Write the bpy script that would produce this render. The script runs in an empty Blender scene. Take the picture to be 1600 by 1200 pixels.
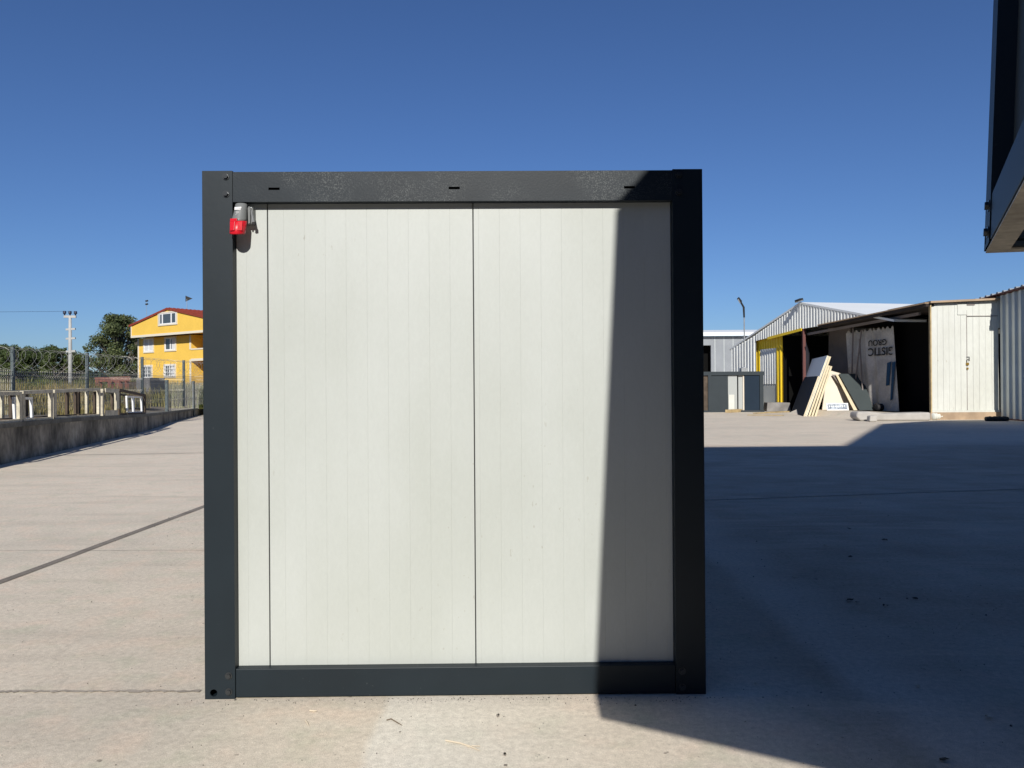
import bpy, bmesh, math, random
from mathutils import Vector, Matrix, noise
random.seed(7)
SC = bpy.context.scene
COL = SC.collection
R = math.radians

# ---------------------------------------------------------------- camera
CAM_H = 1.50
ROLL = 0.0067
PITCH = 0.0025
FPX = 1200.0
FWD = Vector((0, math.cos(PITCH), math.sin(PITCH)))
_up0 = Vector((0, -math.sin(PITCH), math.cos(PITCH)))
_rt0 = Vector((1, 0, 0))
RT = (_rt0 * math.cos(ROLL) - _up0 * math.sin(ROLL)).normalized()
UP = (_up0 * math.cos(ROLL) + _rt0 * math.sin(ROLL)).normalized()
CAMP = Vector((0, 0, CAM_H))
cam = bpy.data.cameras.new('camera')
cam.sensor_width = 36
cam.lens = 27
cam.clip_start = 0.05
cam.clip_end = 3000
co = bpy.data.objects.new('camera', cam)
COL.objects.link(co)
m = Matrix((RT, UP, -FWD)).transposed().to_4x4()
m.translation = CAMP
co.matrix_world = m
SC.camera = co

# ---------------------------------------------------------------- light
SUN_EL = 31.5
w = bpy.data.worlds.new('World')
SC.world = w
w.use_nodes = True
nt = w.node_tree
bg = nt.nodes['Background']
sky = nt.nodes.new('ShaderNodeTexSky')
sky.sky_type = 'NISHITA'
sky.sun_disc = False
sky.sun_elevation = R(SUN_EL)
sky.sun_rotation = R(180)
sky.altitude = 300
sky.air_density = 1.0
sky.dust_density = 0.3
sky.ozone_density = 3.0
hs = nt.nodes.new('ShaderNodeMix'); hs.data_type = 'RGBA'; hs.blend_type = 'MULTIPLY'
hs.inputs[0].default_value = 1; hs.inputs[7].default_value = (0.535, 0.71, 1.02, 1)
nt.links.new(sky.outputs[0], hs.inputs[6]); nt.links.new(hs.outputs[2], bg.inputs[0])
bg.inputs[1].default_value = 0.075
sl = bpy.data.lights.new('sun', 'SUN')
sl.energy = 5.0
sl.angle = R(0.55)
sl.color = (1.0, 0.95, 0.875)
so = bpy.data.objects.new('sun', sl)
so.rotation_euler = (R(90 - SUN_EL), 0, 0)
so.location = (0, -30, 30)
COL.objects.link(so)
SC.view_settings.view_transform = 'Standard'
SC.view_settings.look = 'None'
SC.view_settings.gamma = 1
SC.view_settings.exposure = 0.12

# ---------------------------------------------------------------- pixel helpers (only used to measure real positions)
def ray(px, py):
    return FWD + RT * ((px - 800) / FPX) + UP * ((600 - py) / FPX)
def at(px, py, Y):
    d = ray(px, py)
    return CAMP + d * (Y / d.y)
def G(px, py, z=0.0):
    d = ray(px, py)
    return CAMP + d * ((z - CAM_H) / d.z)
def hit(px, py, A, B, off=0.0):
    """meet the vertical plane through A,B (moved off metres along its normal)"""
    A = Vector((A[0], A[1], 0)); B = Vector((B[0], B[1], 0))
    n = Vector((B.y - A.y, -(B.x - A.x), 0)).normalized()
    A = A + n * off
    d = ray(px, py)
    return CAMP + d * ((A - CAMP).dot(n) / d.dot(n))

# ---------------------------------------------------------------- materials
def mat(name, col, rough=0.6, metal=0.0, var=0.0, vscale=3.0, stretch=(1, 1, 1), bump=0.0, bscale=40.0,
        grain=0.0, gscale=200.0, col2=None, spec=0.35, speck=None, obj=True):
    mt = bpy.data.materials.new(name)
    mt.use_nodes = True
    t = mt.node_tree
    b = t.nodes['Principled BSDF']
    b.inputs['Roughness'].default_value = rough
    b.inputs['Metallic'].default_value = metal
    b.inputs['Specular IOR Level'].default_value = spec
    tc = t.nodes.new('ShaderNodeTexCoord')
    mp = t.nodes.new('ShaderNodeMapping')
    mp.inputs['Scale'].default_value = stretch
    t.links.new(tc.outputs['Object'], mp.inputs[0])
    c = (*col, 1)
    out = None
    def mixc(fac_socket, a, bcol, fac=None):
        mx = t.nodes.new('ShaderNodeMix'); mx.data_type = 'RGBA'
        if fac_socket is not None: t.links.new(fac_socket, mx.inputs[0])
        else: mx.inputs[0].default_value = fac
        if hasattr(a, 'links'): t.links.new(a, mx.inputs[6])
        else: mx.inputs[6].default_value = a
        if hasattr(bcol, 'links'): t.links.new(bcol, mx.inputs[7])
        else: mx.inputs[7].default_value = bcol
        return mx.outputs[2]
    def nz(scale, detail=4, rough_=0.55):
        n = t.nodes.new('ShaderNodeTexNoise')
        n.inputs['Scale'].default_value = scale
        n.inputs['Detail'].default_value = detail
        n.inputs['Roughness'].default_value = rough_
        t.links.new(mp.outputs[0], n.inputs['Vector'])
        return n.outputs['Fac']
    def ramp(sock, lo, hi):
        r = t.nodes.new('ShaderNodeMapRange')
        r.inputs['From Min'].default_value = lo
        r.inputs['From Max'].default_value = hi
        t.links.new(sock, r.inputs[0])
        return r.outputs[0]
    cur = c
    if var > 0 or col2:
        f = ramp(nz(vscale), 0.35, 0.65)
        c2 = (*col2, 1) if col2 else tuple(x * (1 - var) for x in col) + (1,)
        cur = mixc(f, c, c2)
    if grain > 0:
        f = ramp(nz(gscale, 2, 0.7), 0.3, 0.7)
        mx = t.nodes.new('ShaderNodeMix'); mx.data_type = 'RGBA'; mx.blend_type = 'MULTIPLY'
        mx.inputs[0].default_value = 1
        g = mixc(f, (1 - grain,) * 3 + (1,), (1 + grain,) * 3 + (1,))
        if hasattr(cur, 'links'): t.links.new(cur, mx.inputs[6])
        else: mx.inputs[6].default_value = cur
        t.links.new(g, mx.inputs[7])
        cur = mx.outputs[2]
    if speck:
        scol, sscale, thr = speck[:3]
        f = ramp(nz(sscale, 2, 0.6), thr, thr + 0.03)
        if len(speck) > 3:
            f2 = ramp(nz(speck[3], 3), 0.48, 0.62)
            mm = t.nodes.new('ShaderNodeMath'); mm.operation = 'MULTIPLY'
            t.links.new(f, mm.inputs[0]); t.links.new(f2, mm.inputs[1]); f = mm.outputs[0]
        cur = mixc(f, cur, (*scol, 1))
    if hasattr(cur, 'links'): t.links.new(cur, b.inputs['Base Color'])
    else: b.inputs['Base Color'].default_value = cur
    if bump > 0:
        bp = t.nodes.new('ShaderNodeBump')
        bp.inputs['Strength'].default_value = bump
        bp.inputs['Distance'].default_value = 0.01
        t.links.new(nz(bscale, 3), bp.inputs['Height'])
        t.links.new(bp.outputs[0], b.inputs['Normal'])
    return mt

M = {}
M['frame'] = mat('anthracite_paint', (0.010, 0.0175, 0.024), 0.5, var=0.18, vscale=2.5, bump=0.08, bscale=9, spec=.3, speck=((0.055, 0.062, 0.066), 70, 0.70, 1.7))
M['rail'] = mat('dusty_anthracite_paint', (0.013, 0.020, 0.027), 0.5, var=0.2, vscale=3.0, bump=0.05, bscale=120,
                speck=((0.075, 0.085, 0.088), 210, 0.56, 2.2), spec=.25)
M['panel'] = mat('white_sandwich_panel', (0.445, 0.472, 0.455), 0.42, var=0.05, col2=(0.405, 0.43, 0.405), vscale=1.6, stretch=(1, 1, 0.45), bump=0.03, bscale=50, grain=0.02, gscale=90, speck=((0.36, 0.37, 0.34), 45, 0.70, 1.3))
M['gapdark'] = mat('dark_gap', (0.05, 0.05, 0.05), 0.9)
M['black'] = mat('unlit_interior_black', (0.006, 0.006, 0.006), 0.95, spec=0.05)  # near-black colour stands in for the lack of light inside openings
M['bolt'] = mat('bolt_steel', (0.045, 0.05, 0.055), 0.3, metal=0.5, spec=.6)
M['plug_grey'] = mat('grey_plastic', (0.16, 0.17, 0.17), 0.4)
M['plug_red'] = mat('red_plastic', (0.55, 0.010, 0.022), 0.36)
M['plug_white'] = mat('white_print', (0.8, 0.8, 0.8), 0.4)
M['steel'] = mat('galvanised_steel', (0.42, 0.44, 0.45), 0.4, metal=0.6, var=0.2, vscale=6)
M['under'] = mat('underside_steel', (0.42, 0.38, 0.31), 0.6, var=0.35, vscale=3, grain=0.2, gscale=25)
M['floorply'] = mat('dark_underfloor', (0.03, 0.028, 0.026), 0.8)
M['asphalt'] = mat('dirt', (0.20, 0.175, 0.14), 0.95, var=0.3, vscale=0.4, grain=0.15, gscale=20)
M['field'] = mat('field_ground', (0.13, 0.115, 0.06), 0.95, var=0.4, vscale=0.05, col2=(0.07, 0.085, 0.035), grain=0.2, gscale=3)
M['wall'] = mat('stained_concrete', (0.34, 0.31, 0.25), 0.95, var=0.5, vscale=1.1, col2=(0.085, 0.078, 0.062), bump=0.5, bscale=6, grain=0.35, gscale=7, stretch=(1, 1, 0.6))
M['coping'] = mat('concrete_coping', (0.17, 0.165, 0.14), 0.9, var=0.4, vscale=1.5, grain=0.2, gscale=10)
M['timber_white'] = mat('weathered_white_timber', (0.62, 0.57, 0.44), 0.8, var=0.35, vscale=3, grain=0.15, gscale=20)
M['timber_dark'] = mat('old_brown_timber', (0.10, 0.075, 0.055), 0.85, var=0.4, vscale=4)
M['timber_tan'] = mat('pale_timber', (0.50, 0.38, 0.20), 0.8, var=0.3, vscale=4)
M['post'] = mat('fence_paint', (0.10, 0.125, 0.13), 0.5, var=0.15, vscale=2)
M['wire'] = mat('fence_wire', (0.50, 0.48, 0.42), 0.5, metal=0.2)
M['razor'] = mat('razor_wire', (0.28, 0.28, 0.26), 0.45, metal=0.3)
M['pole'] = mat('concrete_pole', (0.42, 0.42, 0.40), 0.85, var=0.2, vscale=1)
M['insul'] = mat('dark_insulator', (0.02, 0.025, 0.05), 0.3)
M['yellow_wall'] = mat('yellow_render', (0.76, 0.49, 0.085), 0.85, var=0.06, vscale=0.8, grain=0.04, gscale=6)
M['white_trim'] = mat('white_trim', (0.66, 0.60, 0.48), 0.7)
M['pvc'] = mat('white_pvc', (0.75, 0.76, 0.76), 0.4)
M['glass'] = mat('window_glass', (0.06, 0.075, 0.085), 0.12, spec=0.8)
M['curtain'] = mat('pale_curtain', (0.60, 0.60, 0.60), 0.8)
M['tile'] = mat('red_roof', (0.26, 0.045, 0.025), 0.8, var=0.3, vscale=3, grain=0.2, gscale=8)
M['brick'] = mat('red_masonry', (0.30, 0.12, 0.085), 0.9, var=0.3, vscale=2)
M['sheetwhite'] = mat('white_steel_sheet', (0.70, 0.72, 0.70), 0.5, var=0.1, vscale=0.5, grain=0.05, gscale=3)
M['sheetgrey'] = mat('galvanised_sheet', (0.52, 0.56, 0.55), 0.4, metal=0.15, var=0.15, vscale=0.7)
M['sheetplain'] = mat('grey_steel_sheet', (0.26, 0.28, 0.30), 0.6, var=0.15, vscale=0.6)
M['sheetyellow'] = mat('yellow_steel_sheet', (0.80, 0.56, 0.02), 0.5, var=0.1, vscale=2)
M['roofwhite'] = mat('white_roof_sheet', (0.74, 0.77, 0.77), 0.5, var=0.06, vscale=0.3)
M['redsteel'] = mat('red_oxide_steel', (0.12, 0.045, 0.04), 0.7)
M['darkbrown'] = mat('dark_brown_edge', (0.035, 0.026, 0.022), 0.85, var=.3, vscale=2)
M['palepanel'] = mat('pale_cabin_panel', (0.36, 0.38, 0.37), 0.7)
M['boardgrey'] = mat('grey_board', (0.23, 0.20, 0.19), 0.8, var=0.2, vscale=1)
M['shedwhite'] = mat('white_painted_boards', (0.60, 0.615, 0.57), 0.7, var=0.08, vscale=0.9, stretch=(1, 1, 0.4), grain=0.04, gscale=8, col2=(0.54, 0.55, 0.50), speck=((.35, .30, .22), 9, .68, 1.0))
M['plinth'] = mat('tan_plinth', (0.42, 0.31, 0.21), 0.9, var=0.3, vscale=2)
M['brass'] = mat('brass_lock', (0.35, 0.22, 0.04), 0.4, metal=0.6)
M['banner'] = mat('grey_tarpaulin', (0.50, 0.48, 0.45), 0.7, var=0.3, vscale=1.4, grain=0.1, gscale=10)
M['ink'] = mat('black_print', (0.015, 0.015, 0.015), 0.7)
M['blue'] = mat('blue_print', (0.002, 0.045, 0.11), 0.7)
M['foam'] = mat('cream_foam_core', (0.66, 0.57, 0.39), 0.85, var=0.15, vscale=4)
M['slate'] = mat('dark_blue_sheet', (0.018, 0.030, 0.048), 0.75, var=0.1, vscale=1, spec=0.1)
M['greysheet'] = mat('light_grey_sheet', (0.74, 0.78, 0.77), 0.7)
M['greensheet'] = mat('dark_green_grey_sheet', (0.045, 0.058, 0.060), 0.7, var=0.1, vscale=1)
M['creamsheet'] = mat('cream_sheet', (0.66, 0.60, 0.50), 0.7, var=0.08, vscale=1)
M['block'] = mat('concrete_block', (0.26, 0.25, 0.24), 0.9, var=0.4, vscale=2, grain=0.15, gscale=8)
M['wrap'] = mat('grey_wrapped_foam', (0.42, 0.40, 0.37), 0.8, var=0.2, vscale=2)
M['rubber'] = mat('black_rubber', (0.018, 0.018, 0.02), 0.7)
M['signblue'] = mat('mottled_blue_print', (0.10, 0.13, 0.19), 0.6, col2=(0.40, 0.45, 0.52), var=0.5, vscale=7)
M['cabingrey'] = mat('cabin_grey_panel', (0.035, 0.045, 0.052), 0.65, var=0.1, vscale=2, spec=0.2)
M['hall'] = mat('shade_hall_cladding', (0.10, 0.10, 0.10), 0.6, var=0.1, vscale=0.2)
M['leafdry'] = mat('dry_leaf', (0.05, 0.045, 0.035), 0.9)
M['twig'] = mat('pale_twig', (0.60, 0.52, 0.40), 0.8)
M['twigdark'] = mat('brown_twig', (0.17, 0.13, 0.09), 0.8)
M['bark'] = mat('bark', (0.17, 0.15, 0.12), 0.95, var=0.4, vscale=4)
M['stone'] = mat('pebble', (0.10, 0.095, 0.085), 0.9)

def leafmat(name, a, b2, vs):
    mt = mat(name, a, 0.6, col2=b2, var=0.5, vscale=vs, spec=0.3)
    t = mt.node_tree; b = t.nodes['Principled BSDF']
    tr = t.nodes.new('ShaderNodeBsdfTranslucent'); mx = t.nodes.new('ShaderNodeMixShader')
    mx.inputs[0].default_value = 0.25
    tr.inputs[0].default_value = (*[x * 1.3 for x in a], 1)
    o = t.nodes['Material Output']
    t.links.new(b.outputs[0], mx.inputs[1]); t.links.new(tr.outputs[0], mx.inputs[2]); t.links.new(mx.outputs[0], o.inputs[0])
    return mt
M['leaf'] = leafmat('tree_leaves', (0.125, 0.145, 0.055), (0.060, 0.085, 0.035), 0.6)
M['leaf2'] = leafmat('hedge_leaves', (0.095, 0.125, 0.035), (0.040, 0.062, 0.022), 0.5)
M['leaf3'] = leafmat('far_leaves', (0.035, 0.055, 0.030), (0.025, 0.040, 0.022), 0.2)
M['grass'] = leafmat('dry_grass', (0.36, 0.28, 0.12), (0.09, 0.10, 0.035), 0.5)
M['corn'] = leafmat('green_crop', (0.09, 0.13, 0.035), (0.32, 0.28, 0.10), 0.7)

# concrete yard
def concrete():
    mt = bpy.data.materials.new('yard_concrete'); mt.use_nodes = True
    t = mt.node_tree; b = t.nodes['Principled BSDF']
    b.inputs['Roughness'].default_value = 0.93
    b.inputs['Specular IOR Level'].default_value = 0.25
    N = t.nodes.new; L = t.links.new
    tc = N('ShaderNodeTexCoord'); V = tc.outputs['Object']
    def nz(s, d=4, r=0.55, vec=V, dist=0):
        n = N('ShaderNodeTexNoise'); n.inputs['Scale'].default_value = s; n.inputs['Detail'].default_value = d
        n.inputs['Roughness'].default_value = r; n.inputs['Distortion'].default_value = dist; L(vec, n.inputs['Vector']); return n.outputs['Fac']
    def mr(s, a, b_, c=0, d=1):
        r = N('ShaderNodeMapRange'); r.inputs[1].default_value = a; r.inputs[2].default_value = b_
        r.inputs[3].default_value = c; r.inputs[4].default_value = d; L(s, r.inputs[0]); return r.outputs[0]
    def mix(f, a, b_, bl='MIX'):
        x = N('ShaderNodeMix'); x.data_type = 'RGBA'; x.blend_type = bl
        if hasattr(f, 'links'): L(f, x.inputs[0])
        else: x.inputs[0].default_value = f
        for k, v in ((6, a), (7, b_)):
            if hasattr(v, 'links'): L(v, x.inputs[k])
            else: x.inputs[k].default_value = (*v, 1)
        return x.outputs[2]
    def mul(a, b_, op='MULTIPLY'):
        x = N('ShaderNodeMath'); x.operation = op
        for k, v in ((0, a), (1, b_)):
            if hasattr(v, 'links'): L(v, x.inputs[k])
            else: x.inputs[k].default_value = v
        return x.outputs[0]
    c = mix(mr(nz(0.7, 5), .38, .62), (0.65, 0.58, 0.475), (0.565, 0.51, 0.42))
    c = mix(mr(nz(0.22, 4, vec=V), .45, .62), c, (0.68, 0.60, 0.49))
    # streaky trowel marks along x
    mp = N('ShaderNodeMapping'); mp.inputs['Scale'].default_value = (0.35, 2.2, 1); L(V, mp.inputs[0])
    c = mix(mr(nz(1.3, 5, vec=mp.outputs[0], dist=0.5), .52, .7, 0, .45), c, (0.46, 0.41, 0.335))
    # pinkish / greenish blotches
    c = mix(mr(nz(3.2, 4), .5, .68, 0, .55), c, (0.69, 0.555, 0.44))
    c = mix(mr(nz(4.1, 4), .52, .7, 0, .5), c, (0.49, 0.485, 0.37))
    # lighter scuffed lane right of the slab joint
    sx = N('ShaderNodeSeparateXYZ'); L(V, sx.inputs[0])
    e = mul(sx.outputs[0], mul(nz(3, 3), 0.06), 'ADD')
    lane = mul(mr(e, -0.60, -0.555), mr(sx.outputs[0], -0.4, 0.5, 1, 0))
    near = mr(sx.outputs[1], 3.0, 6.0, 1, 0)
    c = mix(mul(mul(lane, near), 0.75), c, (0.72, 0.69, 0.61))
    # dusty tyre lane in the shade
    band = N('ShaderNodeMath'); band.operation = 'ADD'
    L(mul(sx.outputs[0], 1.0), band.inputs[0]); L(mul(sx.outputs[1], 0.0), band.inputs[1])
    bb = mul(band.outputs[0], mul(nz(1.2, 4), 0.5), 'ADD')
    lane2 = mul(mr(bb, 1.85, 2.0), mr(bb, 2.15, 2.6, 1, 0))
    # stains on the right-hand ground, toned dark and warm to deepen its shade
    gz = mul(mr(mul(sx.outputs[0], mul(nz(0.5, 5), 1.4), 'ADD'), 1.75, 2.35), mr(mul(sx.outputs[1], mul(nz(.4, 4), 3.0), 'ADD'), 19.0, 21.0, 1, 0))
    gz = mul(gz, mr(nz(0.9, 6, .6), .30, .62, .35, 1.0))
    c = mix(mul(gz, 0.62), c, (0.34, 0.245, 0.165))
    c = mix(mul(lane2, 0.5), c, (0.74, 0.66, 0.56))
    mp2 = N('ShaderNodeMapping'); mp2.inputs['Scale'].default_value = (0.5, 3.0, 1); L(V, mp2.inputs[0])
    c = mix(mul(gz, mr(nz(1.1, 5, .6, vec=mp2.outputs[0], dist=1.2), .52, .66, 0, .45)), c, (0.74, 0.62, 0.48))
    # fine aggregate
    g = mr(nz(230, 2, .7), .3, .7, .70, 1.22)
    gg = N('ShaderNodeCombineColor'); [L(g, gg.inputs[k]) for k in range(3)]
    c = mix(1.0, c, gg.outputs[0], 'MULTIPLY')
    g = mr(nz(30, 5, .75), .3, .7, .80, 1.16)
    gg = N('ShaderNodeCombineColor'); [L(g, gg.inputs[k]) for k in range(3)]
    c = mix(1.0, c, gg.outputs[0], 'MULTIPLY')
    c = mix(mr(nz(75, 2, .5), .70, .73, 0, .55), c, (0.16, 0.14, 0.12))
    c = mix(mul(mr(nz(17, 2, .5), .73, .76), 0.6), c, (0.13, 0.11, 0.09))
    # hairline cracks
    vo = N('ShaderNodeTexVoronoi'); vo.feature = 'DISTANCE_TO_EDGE'; vo.inputs['Scale'].default_value = 0.42
    wv = N('ShaderNodeVectorMath'); wv.operation = 'ADD'
    nn = N('ShaderNodeTexNoise'); nn.inputs['Scale'].default_value = 1.5; nn.inputs['Detail'].default_value = 6; L(V, nn.inputs[0])
    L(V, wv.inputs[0]); L(nn.outputs['Color'], wv.inputs[1]); L(wv.outputs[0], vo.inputs['Vector'])
    cr = mul(mr(vo.outputs['Distance'], 0.002, 0.007, 1, 0), mr(nz(0.6, 2), .5, .6))
    c = mix(mul(cr, 0.14), c, (0.2, 0.17, 0.14))
    L(c, b.inputs['Base Color'])
    bp = N('ShaderNodeBump'); bp.inputs['Strength'].default_value = 0.35; bp.inputs['Distance'].default_value = 0.004
    hsum = mul(nz(110, 3, .7), mul(nz(14, 3), 1.5), 'ADD')
    L(hsum, bp.inputs['Height']); L(bp.outputs[0], b.inputs['Normal'])
    return mt
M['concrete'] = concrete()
M['joint'] = mat('slab_joint', (0.22, 0.195, 0.165), 0.95, var=0.3, vscale=3, grain=0.2, gscale=60)
M['patch'] = mat('joint_dust', (0.40, 0.355, 0.30), 0.95, var=0.3, vscale=6, grain=0.15, gscale=90)

# ---------------------------------------------------------------- mesh builder
class MB:
    def __init__(s): s.v = []; s.f = []
    def add(s, vs, fs):
        o = len(s.v); s.v += [Vector(v) for v in vs]; s.f += [tuple(i + o for i in f) for f in fs]; return s
    def box(s, a, b):
        x0, y0, z0 = a; x1, y1, z1 = b
        if x0 > x1: x0, x1 = x1, x0
        if y0 > y1: y0, y1 = y1, y0
        if z0 > z1: z0, z1 = z1, z0
        return s.add([(x0, y0, z0), (x1, y0, z0), (x1, y1, z0), (x0, y1, z0), (x0, y0, z1), (x1, y0, z1), (x1, y1, z1), (x0, y1, z1)],
                     [(0, 3, 2, 1), (4, 5, 6, 7), (0, 1, 5, 4), (1, 2, 6, 5), (2, 3, 7, 6), (3, 0, 4, 7)])
    def prism(s, poly, d):
        """poly: 3D points, extruded by vector d"""
        n = len(poly); d = Vector(d); P = [Vector(p) for p in poly]
        vs = P + [p + d for p in P]
        fs = [tuple(range(n)), tuple(range(2 * n - 1, n - 1, -1))] + [(i, i + n, (i + 1) % n + n, (i + 1) % n) for i in range(n)]
        return s.add(vs, fs)
    def beam(s, a, b, w, h, up=(0, 0, 1)):
        a = Vector(a); b = Vector(b); d = (b - a).normalized(); up = Vector(up)
        if abs(d.dot(up)) > .98: up = Vector((0, 1, 0))
        r = d.cross(up).normalized(); u = r.cross(d)
        vs = []
        for p in (a, b):
            for i, j in ((-1, -1), (1, -1), (1, 1), (-1, 1)): vs.append(p + r * (i * w / 2) + u * (j * h / 2))
        return s.add(vs, [(0, 3, 2, 1), (4, 5, 6, 7), (0, 1, 5, 4), (1, 2, 6, 5), (2, 3, 7, 6), (3, 0, 4, 7)])
    def tube(s, pts, rs, n=8, cap=True):
        pts = [Vector(p) for p in pts]
        if not hasattr(rs, '__len__'): rs = [rs] * len(pts)
        vs = []; pr = None
        for i, p in enumerate(pts):
            d = (pts[min(i + 1, len(pts) - 1)] - pts[max(i - 1, 0)]).normalized()
            if pr is None:
                u = Vector((0, 0, 1)) if abs(d.z) < .9 else Vector((1, 0, 0))
                r = d.cross(u).normalized()
            else:
                r = (pr - d * pr.dot(d)).normalized()
            pr = r; u = r.cross(d)
            for k in range(n):
                a = 2 * math.pi * k / n
                vs.append(p + (r * math.cos(a) + u * math.sin(a)) * rs[i])
        fs = []
        for i in range(len(pts) - 1):
            for k in range(n):
                k2 = (k + 1) % n
                fs.append((i * n + k, i * n + k2, (i + 1) * n + k2, (i + 1) * n + k))
        if cap:
            fs.append(tuple(range(n - 1, -1, -1))); fs.append(tuple((len(pts) - 1) * n + k for k in range(n)))
        return s.add(vs, fs)
    def build(s, name, material, parent=None, smooth=False, bevel=0, loc=None):
        me = bpy.data.meshes.new(name)
        vs = s.v
        if loc is not None:
            loc = Vector(loc); vs = [v - loc for v in vs]
        me.from_pydata([tuple(v) for v in vs], [], s.f)
        me.materials.append(M[material] if isinstance(material, str) else material)
        bm = bmesh.new(); bm.from_mesh(me); bmesh.ops.recalc_face_normals(bm, faces=bm.faces); bm.to_mesh(me); bm.free()
        if smooth:
            for p in me.polygons: p.use_smooth = True
        o = bpy.data.objects.new(name, me); COL.objects.link(o)
        if parent: o.parent = parent
        if loc is not None: o.location = loc
        if bevel:
            b = o.modifiers.new('bevel', 'BEVEL'); b.width = bevel; b.segments = 2; b.limit_method = 'ANGLE'
        return o
def tag(o, label, cat, group=None):
    o['label'] = label; o['category'] = cat
    if group: o['group'] = group
    return o
def thing(name, label, cat, loc=(0, 0, 0), rz=0, group=None):
    o = bpy.data.objects.new(name, None); COL.objects.link(o)
    o.location = loc; o.rotation_euler = (0, 0, rz); o.empty_display_size = .2
    return tag(o, label, cat, group)
def structure(o): o['kind'] = 'structure'; return o
def stuff(o, label=None, cat=None):
    o['kind'] = 'stuff'
    if label: o['label'] = label
    if cat: o['category'] = cat
    return o
def copy_tree(o, parent=None):
    c = o.copy(); COL.objects.link(c); c.parent = parent
    for ch in list(o.children): copy_tree(ch, c)
    return c

# ================================================================ SETTING: ground
WALL = [(-7.9, 4.5), (-10.2, 15.4), (-12.85, 27.0), (-14.75, 33.0), (-16.9, 40.9), (-20.5, 54.0), (-26.0, 74.0)]
def wall_top(y):
    pts = [(0, .86), (15.4, .82), (20, .76), (27, .61), (33, .50), (41, .42), (55, .38), (80, .35)]
    for (a, za), (b, zb) in zip(pts, pts[1:]):
        if y <= b: return za + (zb - za) * (y - a) / (b - a)
    return .35
def verge_z(y): return wall_top(y) - 0.04

g = MB(); g.add([(-1500, -800, -.03), (1500, -800, -.03), (1500, 1800, -.03), (-1500, 1800, -.03)], [(0, 1, 2, 3)])
structure(g.build('ground', 'field'))
# yard slab: follows the wall on its left side
y = MB()
L_ = [(-6.0, -25)] + WALL
vs = [(x, yy, 0) for x, yy in L_] + [(60, 74, 0), (60, -25, 0)]
y.add(vs, [tuple(range(len(vs)))][::1])
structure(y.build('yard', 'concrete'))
# slab joints: slightly sunken filler strips, laid 4 mm proud sheets
def strip(name, a, b, wd, material, z=.004, seg=40, jit=.0):
    a = Vector(a); b = Vector(b); d = (b - a); n = Vector((-d.y, d.x, 0)).normalized()
    mb = MB(); vs = []; fs = []
    for i in range(seg + 1):
        p = a + d * (i / seg); w1 = wd / 2 * (1 + random.uniform(-jit, jit)); w2 = wd / 2 * (1 + random.uniform(-jit, jit))
        vs += [(p.x + n.x * w1, p.y + n.y * w1, z), (p.x - n.x * w2, p.y - n.y * w2, z)]
    for i in range(seg): fs.append((2 * i, 2 * i + 1, 2 * i + 3, 2 * i + 2))
    mb.add(vs, fs); return structure(mb.build(name, material))
p1 = G(0, 910); p2 = G(315, 793)
dj = (p2 - p1).normalized()
strip('slab_joint', p1 - dj * 8, p1 + dj * 30, .085, 'joint', seg=120, jit=.12)
strip('slab_joint', (-8.5, 3.88, 0), (-1.55, 3.80, 0), .022, 'patch', seg=400, jit=.9)
pa = G(0, 852); 
strip('slab_joint', (-9.2, 7.25, 0), (-1.3, 7.05, 0), .006, 'patch', seg=90, jit=.6)
q1 = G(1290, 775); q2 = G(1600, 764)
dq = (q2 - q1).normalized()
strip('slab_joint', q1 - dq * 4, q1 + dq * 18, .035, 'patch', seg=90, jit=.5)
pp = G(60, 712); qq = G(316, 706)
strip('slab_joint', (pp.x, pp.y, 0), (qq.x + 3, qq.y, 0), .06, 'patch', seg=90, jit=.4)

# raised verge behind the wall
v = MB(); vs = []; fs = []
cols = []
for (x, yy) in [(-6.5, -10)] + WALL + [(-60, 300), (-60, 900)]:
    zt = verge_z(max(yy, 0)) if yy < 100 else .6
    cols.append([(x - .1, yy, zt), (x - 1.2, yy + .2, zt + .02), (x - 4.5, yy + 1, (.66 if yy < 100 else .6)), (x - 60, yy + 5, .6), (x - 900, yy, .6)])
for c in cols: vs += c
for i in range(len(cols) - 1):
    for k in range(4): fs.append((i * 5 + k, i * 5 + k + 1, (i + 1) * 5 + k + 1, (i + 1) * 5 + k))
v.add(vs, fs); structure(v.build('verge', 'asphalt'))
# field behind all
v = MB(); v.add([(-60, 74, .6), (-60, 900, .6), (1200, 900, .6), (1200, 110, .6), (60, 100, -.02), (-26, 74, -.0), (-26.2, 74, .34)], [(0, 1, 2, 3, 4, 5, 6)])
v = MB(); v.add([(-27, 76, .33), (-60, 300, .6), (1200, 300, .6), (1200, 90, -.02), (60, 76, -.02)], [(0, 1, 2, 3, 4)])
structure(v.build('field', 'field'))

# ================================================================ cabin builder
def bolt_mb(c, n=Vector((0, -1, 0)), r=.014):
    mb = MB(); c = Vector(c)
    mb.tube([c, c + n * .003], r * 1.25, 14); mb.tube([c + n * .003, c + n * .012], r * .85, 6)
    return mb

def rib_panel(x0, x1, z0, z1, yf, th, first=.076, pitch=.1016, dirx=True):
    """sandwich panel with narrow grooves, face at y=yf looking to -y"""
    prof = [(x0, yf + .003), (x0 + .0015, yf)]
    x = x0 + first
    while x < x1 - .02:
        prof += [(x - .0010, yf), (x - .0003, yf + .0007), (x + .0003, yf + .0007), (x + .0010, yf)]
        x += pitch
    prof += [(x1 - .0015, yf), (x1, yf + .003)]
    mb = MB(); n = len(prof)
    vs = [(px, py, z0) for px, py in prof] + [(px, py, z1) for px, py in prof]
    fs = [(i, i + 1, i + 1 + n, i + n) for i in range(n - 1)]
    mb.add(vs, fs)
    mb.box((x0, yf + .0045, z0), (x1, yf + th, z1))
    return mb

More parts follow.
